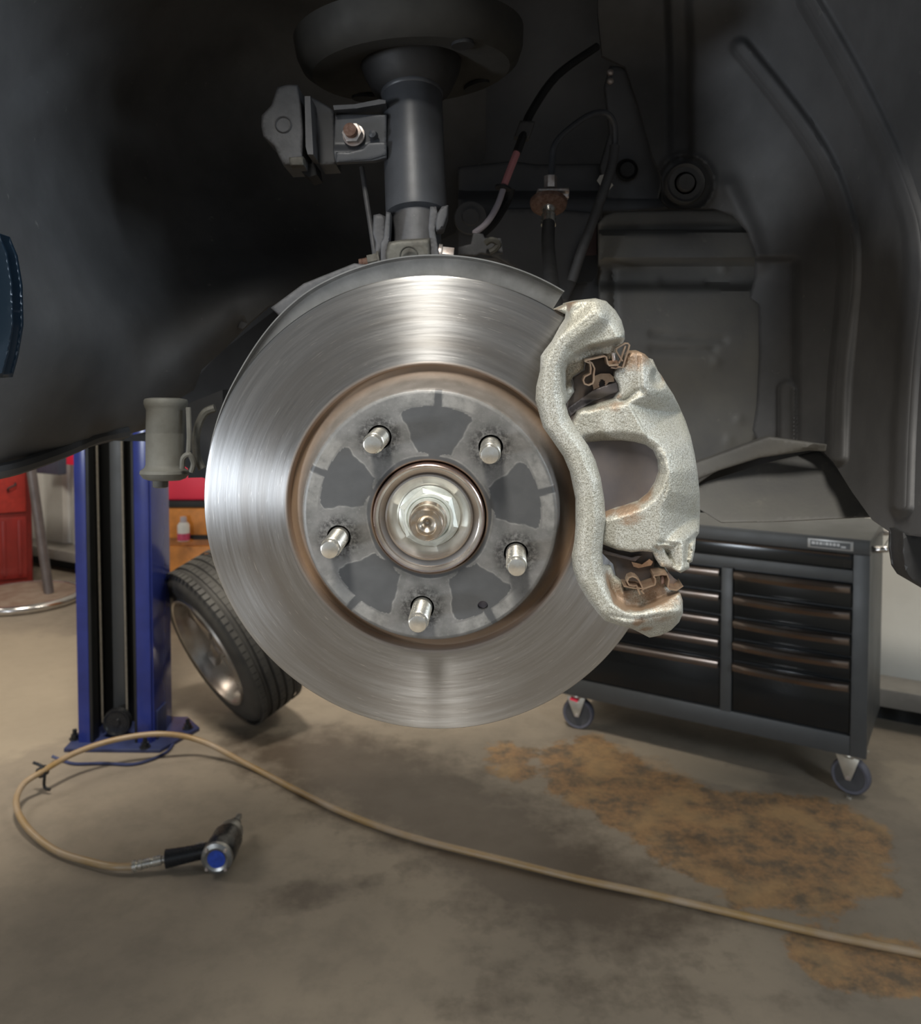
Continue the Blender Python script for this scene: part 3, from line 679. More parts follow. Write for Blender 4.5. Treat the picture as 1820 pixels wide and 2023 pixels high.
    MB().lathe([(0.0052, 0.008)] + [(0.0049 + 0.0004 * (q % 2), 0.0085 + q * 0.0006) for q in range(12)] + [(0.001, 0.0160)], 20, Matrix.Translation(c) @ rotA(A)).build('stud_end', M['rustybolt'], nn)
    MB().lathe([(0.0, 0.006), (0.003, 0.005), (0.004, 0)], 16, Matrix.Translation(V(738, 268, 0.686)) @ rotA(A)).build('rivet', M['strut'], t)
    return t
strut()
def link_block():
    t = thing('hose_carrier', 'grey angular cast block on a bracket, left of the strut top', 'bracket', tuple(P(560, 250, 0.69)))
    relief([(548, 172), (568, 167), (588, 168), (596, 210), (600, 260), (598, 325), (560, 327), (552, 312), (542, 290), (520, 270), (516, 250), (517, 228), (536, 208)], lambda p: 0.675 + 0 * p[:, 0], False, 0.04, 5, 4, 0.003).build('block', M['castbracket'], t)
    relief([(571, 311), (599, 309), (600, 326), (573, 327)], lambda p: 0.669 + 0 * p[:, 0], False, 0.01, 5, 2, 0.001).build('foot', M['steel_dusty'], t)
    T2 = Matrix.Translation(V(560, 246, 0.6745)) @ Matrix.Rotation(PI / 2, 4, 'X')
    MB().lathe([(0.0056, 0.0), (0.0062, 0.0008), (0.0068, 0.0)], 28, T2, closed=True).build('cast_ring', M['castbracket'], t)
    relief([(602, 190), (613, 190), (619, 305), (608, 305), (604, 290)], lambda p: 0.672 + 0 * p[:, 0], False, 0.03, 5).build('side_plate', M['castbracket'], t)
    relief([(613, 190), (652, 212), (660, 220), (664, 325), (632, 327), (622, 310)], lambda p: 0.700 + 0 * p[:, 0], False, 0.03, 6, 3, 0.002).build('arm', M['inner_metal'], t)
    relief([(580, 327), (622, 322), (626, 345), (610, 350)], lambda p: 0.70 + 0 * p[:, 0], False, 0.03, 6).build('underside', M['dark'], t)
    return t
link_block()
o = MB().tube([V(715, 330, 0.71), V(722, 380, 0.708), V(733, 450, 0.705), V(741, 505, 0.703)], 0.0022, 10).build('link_rod', M['castbracket'])
tag(o, 'thin dark vertical rod just left of the strut tube', 'rod')

# ---------------------------------------------------------------- hoses and cables in the well
def brake_hose():
    t = thing('brake_hose', 'black flexible brake hose with silver crimp, hanging into the caliper top', 'hose', tuple(P(1088, 500, 0.80)))
    MB().tube([V(1084, 440, 0.835), V(1083, 480, 0.82), V(1087, 530, 0.78), V(1093, 580, 0.72), V(1108, 640, 0.66)], 0.0066, 14).build('hose', M['rubber'], t)
    c = V(1084, 445, 0.836); D = V(1084, 395, 0.850) - c; A = Matrix.Translation(c) @ rotA(D); L = D.length
    MB().lathe([(0.0074, 0), (0.0078, 0.002), (0.0070, 0.004), (0.0076, 0.007), (0.0068, 0.009), (0.0072, 0.012), (0.0060, 0.014), (0.0064, 0.017), (0.0095, 0.023), (0.0095, 0.026)], 28, A).build('crimp', M['zinc'], t)
    MB().lathe([(0.013, 0.020), (0.018, 0.024), (0.019, 0.028), (0.012, 0.030)], 32, A).build('washer', M['rustybolt'], t)
    cl = relief([(1063, 372), (1124, 371), (1125, 378), (1124, 391), (1064, 389), (1062, 380)], lambda p: 0.838 + 0.004 * sstep(p[:, 1], 378, 381), False, 0.02, 4, 1.5, 0.001).build('clip', M['zinc_old'], t)
    MB().lathe([(0.0066, 0), (0.0066, 0.012)], 6, Matrix.Translation(V(1088, 371, 0.85)) @ rotA((0, 0, 1))).build('flare_nut', M['zinc_old'], t, bevel=0.0006)
    return t
brake_hose()
o = MB().tube([V(1088, 368, 0.85), V(1091, 320, 0.86), V(1094, 292, 0.862), (V(1110, 268, 0.865)), V(1150, 236, 0.87), V(1180, 223, 0.875), V(1202, 226, 0.88), V(1214, 248, 0.885), V(1215, 290, 0.89)], 0.0034, 10).build('brake_pipe', M['strut'])
tag(o, 'thin dark metal brake pipe arching up from the silver clip', 'pipe')
o = MB().tube([V(1215, 288, 0.888), V(1208, 330, 0.885), V(1190, 385, 0.88), V(1170, 440, 0.878), V(1148, 500, 0.877), V(1130, 555, 0.88)], 0.0052, 12).build('pipe_sleeve', M['castbracket'])
tag(o, 'thick grey sleeved pipe slanting down beside the white tag', 'pipe')
o = relief([(1186, 346), (1196, 344), (1212, 366), (1200, 380), (1190, 372), (1180, 356)], lambda p: 0.905 + 0 * p[:, 0], False, 0.001, 8).build('tag', M['white'])
o.name = 'paper_tag'; tag(o, 'small white tag wrapped on the slanting pipe', 'tag')
def sensor_cable():
    t = thing('sensor_cable', 'pink and pale sleeved sensor cable rising right of the strut', 'cable', tuple(P(980, 400, 0.85)))
    MB().tube([V(938, 460, 0.80), V(962, 440, 0.81), V(982, 408, 0.82), V(994, 375, 0.83)], 0.0030, 10).build('lower_sleeve', M['palecable'], t)
    MB().tube([V(996, 366, 0.832), V(1008, 335, 0.838), V(1021, 302, 0.845)], 0.0036, 10).build('upper_sleeve', M['pink'], t)
    MB().lathe([(0.003, -0.002), (0.008, -0.001), (0.008, 0.001), (0.003, 0.002)], 16, Matrix.Translation(V(994, 371, 0.831)) @ rotA((0.2, 0.1, 1))).build('grommet', M['rubber'], t)
    MB().tube([V(1021, 302, 0.845), V(1036, 262, 0.86), V(1048, 225, 0.88), V(1100, 150, 0.92), V(1180, 92, 0.95)], 0.0044, 10).build('upper_cable', M['rubber'], t)
    relief([(1016, 270), (1028, 238), (1058, 240), (1046, 274)], lambda p: 0.855 + 0 * p[:, 0], False, 0.012, 6, 3, 0.002).build('cable_clip', M['plastic'], t)
    MB().tube([V(1010, 372, 0.86), V(1000, 400, 0.86), V(975, 440, 0.84), V(945, 468, 0.82)], 0.0045, 8).build('dark_cable', M['rubber'], t)
    return t
sensor_cable()
def cable_bracket():
    t = thing('cable_bracket', 'dusty steel cable bracket just right of the strut bolt', 'bracket', tuple(P(950, 485, 0.78)))
    relief([(905, 488), (930, 482), (935, 460), (955, 462), (958, 470), (990, 470), (995, 500), (968, 503), (950, 500), (940, 505), (905, 503)], lambda p: 0.775 + 0 * p[:, 0], False, 0.006, 4, 2, 0.001).build('plate', M['castbracket'], t)
    MB().tube([V(960, 480, 0.765), V(972, 474, 0.762), V(985, 482, 0.763), V(978, 492, 0.765), V(968, 498, 0.766)], 0.003, 8).build('spring', M['steel_dusty'], t)
    return t
cable_bracket()

# ---------------------------------------------------------------- control arm bushing, left under the liner
def bushing():
    t = thing('control_arm_bushing', 'dusty grey cylindrical bushing hanging in front of the blue post', 'bushing', tuple(P(328, 880, 0.70)))
    c = V(325, 948, 0.70); A = Matrix.Translation(c) @ rotA((V(328, 790, 0.705) - c))
    s = 0.70 / 1650
    prof = [(0.0, -2 * s), (30 * s, -1 * s), (40 * s, 3 * s), (47 * s, 12 * s), (46 * s, 18 * s), (38 * s, 24 * s), (36 * s, 30 * s), (37 * s, 90 * s), (36.5 * s, 92 * s), (37.2 * s, 94 * s), (37 * s, 138 * s), (40 * s, 144 * s), (42 * s, 150 * s), (42 * s, 157 * s), (40 * s, 160 * s), (30 * s, 162 * s)]
    MB().lathe(prof, 48, A).build('sleeve', M['bushing'], t)
    MB().lathe([(10 * s, -16 * s), (14.5 * s, -14 * s), (15 * s, -2 * s)], 24, A @ Matrix.Translation((8 * s, 0, 0))).build('bolt_end', M['bushing'], t)
    MB().tube([V(372, 805, 0.695), V(374, 860, 0.692), V(372, 900, 0.692)], 0.0022, 8).build('seam', M['bushing'], t)
    MB().tube([V(360, 925, 0.688), V(362, 905, 0.686), V(374, 898, 0.686), V(382, 915, 0.690), V(378, 932, 0.692)], 0.0022, 8).build('ear', M['bushing'], t)
    relief([(365, 800), (440, 770), (440, 942), (372, 944)], lambda p: 0.76 + 0 * p[:, 0], False, 0.03, 10).build('arm', M['dark'], t)
    MB().tube([V(425, 806, 0.715), V(405, 815, 0.715), V(392, 840, 0.715), V(387, 872, 0.715), V(390, 905, 0.715), V(400, 926, 0.715)], 0.0035, 8).build('ring', M['steel_dusty'], t)
    return t
bushing()
# lower arm piece behind upper-left edge of disc
o = relief([(535, 608), (600, 560), (700, 520), (745, 525), (740, 560), (600, 620), (556, 628)], lambda p: 0.66 + 0 * p[:, 0], False, 0.02, 7, 4, 0.003).build('steering_arm', M['castbracket'])
tag(o, 'dark forged arm end peeking above the upper left edge of the disc', 'arm')

# ================================================================ HUB, DISC, SHIELD
R0, R1, R2, RH = 0.1454, 0.0923, 0.0761, 0.0339
DH, DHUB, PCD, PH = 0.0175, 0.0225, 0.05715, -0.3981
STUD = [(PCD * math.cos(PH + i * 2 * PI / 5), PCD * math.sin(PH + i * 2 * PI / 5)) for i in range(5)]
PIN = tuple(pdl(954, 1197, DH))

def shield():
    t = thing('dust_shield', 'dark sheet metal dust shield rim showing above the brake disc', 'shield', None, M=MD)
    m = MB()
    a0, a1 = math.radians(58.5), math.radians(196)
    prof = [(0.120, -0.033), (0.153, -0.033), (0.1575, -0.032), (0.1590, -0.0285), (0.1598, -0.0285), (0.1592, -0.0335), (0.154, -0.0350), (0.120, -0.0350)]
    seg = 110; v = []; f = []
    for r, z in prof:
        for i in range(seg + 1):
            q = i / seg; a = a0 + (a1 - a0) * q
            k = 1 - 0.035 * sstep(np.array(math.degrees(a)), 118, 150) - 0.018 * sstep(np.array(math.degrees(a)), 168, 190) - (0.012 if 58 < math.degrees(a) < 0 else 0)
            rr = r * float(k) if r > 0.13 else r
            v.append((rr * math.cos(a), rr * math.sin(a), z))
    n = seg + 1; mm = len(prof)
    for j in range(mm):
        for i in range(seg): f.append((j * n + i, j * n + i + 1, ((j + 1) % mm) * n + i + 1, ((j + 1) % mm) * n + i))
    f += [tuple(j * n for j in range(mm)), tuple(j * n + seg for j in range(mm))[::-1]]
    m.add(v, f, None); m.build('shield_plate', simple('shield_steel', (0.22, 0.22, 0.215), 0.42, 0.5, 0.3, 60, 500, 0.2, 0.0003, spot=(120, 0.68, (0.3, 0.3, 0.29), 0.5)), t, M=MD)
    return t
shield()

def disc():
    t = thing('brake_disc', 'large machined steel brake disc with rusty inner ring and dark grey hat', 'brake disc', None, M=MD)
    prof = [(R1 - 0.0012, -0.0022), (R1 - 0.0004, -0.0003), (R1, 0.0), (R1 + 0.0006, 0.0001)]
    prof += [(R1 + 0.0006 + (R0 - 0.0016 - R1) * i / 24, 0.0) for i in range(1, 25)]
    prof += [(R0 - 0.0006, -0.0001), (R0, -0.0008), (R0 + 0.0001, -0.0085), (R0 - 0.004, -0.0087), (R0 - 0.004, -0.0193), (R0 + 0.0001, -0.0195), (R0, -0.0275), (R0 - 0.001, -0.028), (0.095, -0.028), (R1 - 0.004, -0.022)]
    fr = MB().lathe(prof, 360, None, closed=True).build('friction_ring', M['disc'], t, M=MD, ang=30)
    vanes = MB()
    for i in range(48):
        a = 2 * PI * i / 48; vanes.box((R0 - 0.012, 0, -0.014), (0.022, 0.004, 0.011), Matrix.Rotation(a, 4, 'Z'))
    vn = vanes.build('cooling_vanes', M['padplate'], t, M=MD); vn['kind'] = 'stuff'
    # hat: fine polar net, coloured by zones, holes cut for studs
    prof = [(R1 + 0.0002, -0.004), (R1 - 0.0010, -0.0052), (0.0895, -0.0058), (0.0862, -0.0050), (0.0832, -0.0025), (0.0810, 0.0020), (0.0797, 0.0070), (0.0789, 0.0115), (0.0783, 0.0148), (0.0775, 0.0166), (R2, DH - 0.0002)]
    prof = crom(prof, 3).tolist()
    rr = np.linspace(R2, 0.0352, 84)
    prof += [(r, DH) for r in rr[1:]] + [(0.0347, DH - 0.0007), (0.0346, DH - 0.012)]
    seg = 660; v = []; f = []
    for r, z in prof:
        for i in range(seg):
            a = 2 * PI * i / seg; v.append((r * math.cos(a), r * math.sin(a), z))
    for j in range(len(prof) - 1):
        for i in range(seg):
            k = (i + 1) % seg; f.append((j * seg + i, j * seg + k, (j + 1) * seg + k, (j + 1) * seg + i))
    A = np.array(v); me = bpy.data.meshes.new('hat')
    holes = [(x, y, 0.0074) for x, y in STUD] + [(PIN[0], PIN[1], 0.0032)]
    bad = np.zeros(len(A), bool)
    for x, y, h in holes: bad |= (np.hypot(A[:, 0] - x, A[:, 1] - y) < h) & (A[:, 2] > DH - 0.0005)
    keep = [q for q in f if not any(bad[i] for i in q)]
    me.from_pydata(v, [], keep)
    bm = bmesh.new(); bm.from_mesh(me)
    bmesh.ops.delete(bm, geom=[x for x in bm.verts if not x.link_faces], context='VERTS')
    be = [e for e in bm.edges if len(e.link_faces) == 1 and e.verts[0].co.z > DH - 0.0001 and math.hypot(*e.verts[0].co.xy) > 0.0355]
    for vv in {x for e in be for x in e.verts}:
        for x, y, h in holes:
            d = Vector((vv.co.x - x, vv.co.y - y))
            if d.length < h + 0.0022: d = d.normalized() * h; vv.co.x = x + d.x; vv.co.y = y + d.y
    ex = bmesh.ops.extrude_edge_only(bm, edges=be)
    for g in ex['geom']:
        if isinstance(g, bmesh.types.BMVert): g.co.z -= 0.007
    bmesh.ops.recalc_face_normals(bm, faces=bm.faces)
    bm.to_mesh(me); bm.free()
    co = np.zeros(len(me.vertices) * 3); me.vertices.foreach_get('co', co); co = co.reshape(-1, 3)
    r = np.hypot(co[:, 0], co[:, 1]); an = np.arctan2(co[:, 1], co[:, 0])
    per = 2 * PI / 5; kidx = np.floor((an - PH) / per); rel = (an - PH) - kidx * per - per / 2      # 0 at the middle between studs
    var = np.array([0, 0.6, -0.7, 0.4, -0.3])[kidx.astype(int) % 5]
    wob = 0.55 * np.sin(r * 420 + var * 9 + np.sign(rel)) + 0.18 * np.sin(r * 1100 + 3 * var + np.sign(rel) * 2) + var * 0.8
    hw = np.interp(r, [0.0385, 0.0398, 0.0405, 0.0440, 0.048, 0.0524, 0.0607, 0.0645, 0.0665, 0.0673, 0.0681, 0.0755], [5, 9, 14.5, 15.5, 16.5, 17, 18.6, 19, 17.6, 14, 2.4, 1.9]) + np.where(r < 0.0665, wob, wob * 0.25)
    dist = (hw - np.abs(np.degrees(rel))) * PI / 180 * r * 1000          # mm
    inner = (0.0383 + 0.0004 * np.sin(an * 7) - r) * 1000
    side = np.where(r < 0.0682, 9, 9)
    s_ = np.maximum(dist, inner); pet = 1 / (1 + np.exp(-s_ / 0.22))
    line = np.exp(-(s_ / 0.42) ** 2) * 0.85
    rim_pale = sstep(r, 0.0682, 0.0690) * (1 - sstep(r, 0.0752, 0.0761)) * (1 - sstep(np.abs(np.degrees(rel)), 14, 22)) * (1 - pet)  # pale grey stain patches on the hat's outer rim
    line = np.maximum(line, rim_pale * 0.75)
    smu = np.zeros(len(co))
    for i, (x, y) in enumerate(STUD):
        d = np.hypot(co[:, 0] - x, co[:, 1] - y); smu = np.maximum(smu, (1 - sstep(d, 0.0095, 0.0175)) * (0.85 if i in (0, 2, 4, 3) else 0.8))
    smu *= (1 - pet)
    wall = (co[:, 2] < DH - 0.002)
    smu[wall] = 0; line[wall] = 0; pet[wall] = 0
    side_hole = wall & (r < 0.075)
    smu[side_hole] = 1  # hole walls set dark, their shade put into the colour
    rust = sstep(r, 0.0800, 0.0905) * 0.95 + 0.2 * (r > 0.0775)
    rust = np.clip(rust, 0, 1) + (1 - sstep(r, 0.0349, 0.0364)) * 0.9
    ca = me.color_attributes.new('zones', 'FLOAT_COLOR', 'POINT'); ca.data.foreach_set('color', np.stack([pet, line, smu, np.ones(len(co))], 1).ravel())
    fa = me.attributes.new('rust', 'FLOAT', 'POINT'); fa.data.foreach_set('value', np.clip(rust, 0, 1))
    me.shade_smooth(); me.set_sharp_from_angle(angle=math.radians(40)); me.materials.append(M['hat'])
    o = bpy.data.objects.new('hat', me); link(o, t, MD); o['label'] = 'dark grey stained hat face with rust ring around it'
    return t
disc()

def thread(r0, z0, z1, pitch, depth):
    n = max(2, int((z1 - z0) / pitch * 2)); return [(r0 - (depth if i % 2 else 0), z0 + (z1 - z0) * i / n) for i in range(n + 1)]
def hub():
    t = thing('wheel_hub', 'bright steel wheel hub with axle nut and five studs through the disc', 'wheel hub', None, M=MD)
    prof = [(0.0338, -0.004), (0.0339, DHUB - 0.0022), (0.0334, DHUB - 0.0004), (0.0328, DHUB), (0.0319, DHUB - 0.0002), (0.0306, DHUB - 0.0018), (0.0302, DHUB - 0.0045), (0.0272, DHUB - 0.0052), (0.0266, DHUB - 0.0036), (0.0255, DHUB - 0.0034), (0.0225, DHUB - 0.0058), (0.0200, DHUB - 0.0080), (0.0190, DHUB - 0.0088), (0.008, DHUB - 0.0090)]
    MB().lathe(prof, 160).build('centre_bore', M['hub'], t, M=MD, ang=25)
    MB().lathe([(0.008, 0.0130), (0.0186, 0.0132), (0.0190, 0.0140), (0.0188, 0.0148), (0.0160, 0.0160)], 64).build('nut_flange', M['nut_satin'], t, M=MD)
    m = MB(); rot = math.radians(101.5)
    hx = [(0.0186 * math.cos(rot + i * PI / 3), 0.0186 * math.sin(rot + i * PI / 3)) for i in range(6)]
    n = 6; v = [(x, y, 0.0135) for x, y in hx] + [(x, y, 0.0188) for x, y in hx] + [(x * 0.86, y * 0.86, 0.0203) for x, y in hx]
    m.add(v, [(i, (i + 1) % 6, 6 + (i + 1) % 6, 6 + i) for i in range(6)] + [(6 + i, 6 + (i + 1) % 6, 12 + (i + 1) % 6, 12 + i) for i in range(6)] + [tuple(range(12, 18))])
    m.lathe([(0.0150, 0.0200), (0.0146, 0.0212), (0.0136, 0.0214), (0.0130, 0.0206), (0.0126, 0.0218), (0.0116, 0.0219)], 56)
    m.build('axle_nut', M['nut_satin'], t, M=MD, ang=20)
    sp = [(0.0116, 0.015)] + thread(0.0112, 0.018, 0.027, 0.0015, 0.0006) + [(0.0108, 0.0275), (0.0107, 0.0325), (0.0092, 0.0368), (0.0089, 0.0372), (0.0062, 0.0372), (0.0058, 0.0366), (0.0052, 0.0330), (0.0030, 0.0318), (0.0012, 0.0295), (0.0, 0.029)]
    MB().lathe(sp, 56).build('axle_end', simple('axle_end_steel', (0.74, 0.72, 0.67), 0.24, 0.95, 0.3, 130, 400, 0.1, 0.0002, col2=(0.52, 0.40, 0.28)), t, M=MD, ang=25)
    MB().lathe([(0.0345, 0.0085), (0.070, 0.0085), (0.070, 0.002), (0.0345, 0.002)], 64, closed=True).build('flange', M['dark'], t, M=MD)  # dark backing behind the hat; shade of the stud holes put into colour
    MB().lathe([(0.060, 0.000), (0.062, -0.030), (0.050, -0.055), (0.045, -0.090), (0.030, -0.100), (0.014, -0.105), (0.014, -0.22), (0.034, -0.23), (0.040, -0.30), (0.020, -0.31), (0.0, -0.31)], 40).build('knuckle', M['steel_dusty'], t, M=MD)
    # threaded studs: one mesh, five parts
    L = 0.0275
    sprof = [(0.0062, 0.006), (0.0062, DH + 0.002)] + thread(0.0061, DH + 0.003, DH + L - 0.0050, 0.0017, 0.0007) + [(0.0056, DH + L - 0.0045), (0.0056, DH + L - 0.0012), (0.0050, DH + L), (0.0044, DH + L + 0.0002), (0.0, DH + L + 0.0003)]
    first = None
    for i, (x, y) in enumerate(STUD):
        Ms = MD @ Matrix.Translation((x, y, 0)) @ Matrix.Rotation(i * 1.3, 4, 'Z')
        if first is None: first = MB().lathe(sprof, 36).build('wheel_stud', M['zinc'], t, M=Ms, ang=20)
        else:
            c = first.copy(); link(c, t, Ms)
    MB().lathe([(0.0034, 0.004), (0.0034, 0.012), (0.0, 0.0125)], 20).build('locating_pin', M['palecable'], t, M=MD @ Matrix.Translation((PIN[0], PIN[1], 0)))
    return t
hub()

# ================================================================ CALIPER
def C(x, y): return (1020 + 0.35587 * x, 560 + 0.35587 * y)
def CL(l): return [C(*p) for p in l]
def stain(o, spots):
    me = o.data; n = len(me.vertices); co = np.zeros(n * 3); me.vertices.foreach_get('co', co); co = co.reshape(-1, 3) + np.array(o.matrix_basis.translation)
    s_ = np.zeros(n)
    for px, py, d, r, a in spots:
        q = pd(px, py, d); s_ = np.maximum(s_, a * np.exp(-((np.linalg.norm(co - q, axis=1)) / r) ** 2))
    fa = me.attributes.new('stain', 'FLOAT', 'POINT'); fa.data.foreach_set('value', np.clip(s_, 0, 1))
def discback(bk):
    def f(p, h):
        b = np.minimum(bk, h - 0.012); q = pdl(p[:, 0], p[:, 1], 0.0)
        return np.where(np.hypot(q[:, 0], q[:, 1]) < R0 + 0.003, np.maximum(b, np.minimum(0.003, h - 0.001)), b)
    return f
def caliper():
    t = thing('brake_caliper', 'pale grey rough cast brake caliper clamping the right side of the disc', 'brake caliper', tuple(pd(1250, 930, 0.02)))
    # --- floating body: bridge and two fingers round an open window
    out = CL([(590, 455), (612, 400), (640, 378), (680, 376), (715, 392), (738, 415), (750, 440), (775, 470), (808, 512), (836, 560), (872, 615), (905, 680), (940, 760), (970, 850), (992, 950), (1008, 1050), (1019, 1160), (1022, 1280), (1016, 1385), (998, 1412), (994, 1470), (978, 1545), (962, 1552), (962, 1582), (912, 1608), (862, 1583), (802, 1570), (778, 1535), (760, 1492), (700, 1486), (640, 1492), (560, 1478), (476, 1446), (440, 1400), (440, 1290), (497, 1268), (600, 1240), (680, 1213), (735, 1170), (775, 1110), (795, 1050), (790, 985), (765, 930), (720, 897), (660, 880), (580, 871), (480, 873), (380, 884), (320, 860), (300, 800), (322, 755), (342, 715), (395, 684), (470, 662), (545, 640), (575, 600), (568, 560), (545, 520), (548, 490)])
    ridge = np.array(CL([(655, 380), (662, 440), (690, 530), (702, 592), (612, 662), (640, 740), (700, 845), (760, 905), (815, 965), (850, 1050), (842, 1150), (800, 1250), (795, 1350), (800, 1450), (880, 1460), (900, 1600)]))
    def hfb(p):
        d = segdist(p, ridge, False)
        rx = np.interp(p[:, 1], ridge[:, 1], ridge[:, 0])
        right = p[:, 0] > np.interp(p[:, 1], [C(0, 380)[1], C(0, 592)[1], C(0, 662)[1], C(0, 905)[1], C(0, 1050)[1], C(0, 1250)[1], C(0, 1450)[1], C(0, 1600)[1]], [C(655, 0)[0], C(702, 0)[0], C(615, 0)[0], C(760, 0)[0], C(850, 0)[0], C(800, 0)[0], C(800, 0)[0], C(905, 0)[0]])
        h = np.full(len(p), 0.031)
        fall = 0.00026 * d + 0.0000038 * d * d
        h = h - np.where(right, fall, 0)
        # upper shoulder set back, trough line between shoulder and finger
        h = h - 0.0045 * sstep(sdist(p, CL([(500, 350), (690, 350), (700, 592), (612, 655), (470, 665), (500, 480)])), -3, 6)
        tr = segdist(p, np.array(CL([(395, 690), (470, 672), (600, 652), (700, 600)])), False); h = h - 0.004 * np.exp(-(tr / 6) ** 2)
        # fingers slope: lower towards the bar side
        l1 = np.array(CL([(545, 690), (610, 850)])); d2 = segdist(p, l1, False)
        h = h - 0.004 * sstep(C(560, 0)[0] - p[:, 0], 0, 40)
        # bolt recess on the right and the lower tip facets
        q = np.hypot((p[:, 0] - C(790, 0)[0]) / 1.0, (p[:, 1] - C(0, 520)[1]) / 1.35); h = h - 0.010 * (1 - sstep(q, 8, 19))
        g = segdist(p, np.array(CL([(800, 1440), (900, 1450), (905, 1560)])), False); h = h - 0.003 * np.exp(-(g / 4) ** 2)
        h = h - 0.006 * sstep(sdist(p, CL([(765, 1462), (890, 1452), (905, 1575), (860, 1600), (760, 1560)])), -4, 6)
        g = segdist(p, np.array(CL([(1005, 1400), (960, 1440), (950, 1545)])), False); h = h - 0.006 * np.exp(-(g / 5) ** 2)
        # window chamfer
        win = np.array(CL([(400, 883), (480, 873), (580, 871), (660, 880), (720, 897), (765, 930), (790, 985), (795, 1050), (775, 1110), (735, 1170), (680, 1213), (600, 1240), (500, 1268)]))
        dw = segdist(p, win, False); h = h - 0.006 * (1 - sstep(dw, 0, 20))
        return h
    b = relief(out, hfb, True, discback(0.0175), 3.4, 7, 0.0045).build('caliper_body', M['cast'], t, ang=70)
    stain(b, [(1180, 795, 0.03, 0.008, 0.8), (1215, 790, 0.03, 0.008, 0.7), (1255, 690, 0.02, 0.014, 0.9), (1240, 705, 0.02, 0.012, 0.8), (1302, 755, 0.0, 0.006, 0.7), (1240, 1012, 0.025, 0.010, 0.9), (1280, 985, 0.022, 0.009, 0.8), (1200, 1018, 0.02, 0.009, 0.9), (1300, 940, 0.02, 0.008, 0.45), (1335, 1120, 0.02, 0.005, 0.4), (1145, 830, 0.025, 0.01, 0.4)])
    # inboard half with the piston bore, behind the disc
    ib = relief([(1235, 720), (1290, 710), (1345, 830), (1372, 960), (1368, 1060), (1300, 1100), (1200, 1110), (1170, 1000), (1170, 800)], lambda p: -0.034 + 0 * p[:, 0], True, -0.075, 8, 10, 0.008).build('piston_housing', M['cast'], t, ang=60)
    stain(ib, [])
    # --- anchor bracket with the long outer bar
    bo = CL([(300, 108), (360, 92), (440, 82), (500, 98), (552, 150), (585, 205), (602, 265), (603, 310), (585, 345), (556, 362), (548, 430), (500, 440), (490, 400), (385, 424), (375, 480), (318, 515), (305, 540), (322, 600), (285, 655), (275, 670), (292, 730), (320, 785), (350, 830), (400, 900), (440, 980), (470, 1080), (490, 1200), (497, 1300), (484, 1400), (478, 1500), (486, 1568), (528, 1570), (545, 1620), (590, 1655), (600, 1700), (755, 1655), (765, 1590), (830, 1590), (840, 1680), (885, 1690), (905, 1700), (925, 1760), (926, 1830), (905, 1880), (860, 1925), (800, 1955), (740, 1966), (700, 1945), (640, 1915), (560, 1895), (492, 1872), (450, 1825), (400, 1760), (345, 1670), (316, 1590), (310, 1520), (325, 1440), (332, 1350), (331, 1200), (300, 1050), (262, 960), (200, 870), (150, 800), (132, 740), (108, 650), (112, 575), (133, 490), (137, 405), (162, 368), (250, 262), (288, 200), (295, 150)])
    low1 = np.array(CL([(640, 262), (600, 300), (500, 325), (400, 345), (330, 385), (268, 440), (252, 490), (262, 600), (278, 680), (330, 660), (420, 560), (640, 470)]))
    low2 = np.array(CL([(479, 1500), (488, 1600), (510, 1700), (545, 1775), (610, 1818), (700, 1820), (780, 1780), (890, 1728), (960, 1690), (940, 1540), (600, 1520)]))
    def hfk(p):
        h = np.full(len(p), 0.0425)
        for lw, dep in ((low1, 0.013), (low2, 0.014)):
            s_ = sdist(p, lw); h = h - dep * sstep(s_, -4, 11)
        # crown and facets of the bar
        axis = np.array(CL([(440, 180), (250, 330), (190, 460), (185, 620), (220, 790), (330, 940), (400, 1120), (415, 1300), (395, 1500), (410, 1640), (500, 1800), (640, 1870), (860, 1840)]))
        d = segdist(p, axis, False); h = h - 0.0065 * sstep(d, 6, 34)
        # lug top falls away to the back at the right, ends go over the disc edge
        h = h - 0.012 * sstep(p[:, 0] - 0.55 * (p[:, 1] - C(0, 200)[1]), C(500, 0)[0], C(620, 0)[0]) * (p[:, 1] < C(0, 400)[1])
        h = h - 0.012 * sstep(p[:, 1] + 0.25 * (p[:, 0] - C(700, 0)[0]), C(0, 1850)[1], C(0, 1965)[1])
        g = segdist(p, np.array(CL([(520, 1842), (620, 1862), (720, 1862), (800, 1840)])), False); h = h - 0.0012 * np.exp(-(g / 3) ** 2)
        g = segdist(p, np.array(CL([(700, 1860), (700, 1950)])), False); h = h - 0.0015 * np.exp(-(g / 4) ** 2)
        return h
    def bkk(p, h):
        q = pdl(p[:, 0], p[:, 1], 0.0); far = np.hypot(q[:, 0], q[:, 1]) > R0 + 0.004
        db = segdist(p, np.array(CL([(190, 470), (190, 620), (240, 800), (340, 960), (410, 1150), (420, 1300), (395, 1500), (430, 1650)])), False)
        mixb = sstep(db, 48, 85)
        return np.minimum(np.where(far & (mixb > 0.9), -0.03, 0.030 * (1 - mixb) + 0.004 * mixb), h - 0.003)
    k = relief(bo, hfk, True, bkk, 3.4, 8, 0.0055).build('anchor_bracket', M['cast'], t, ang=70)
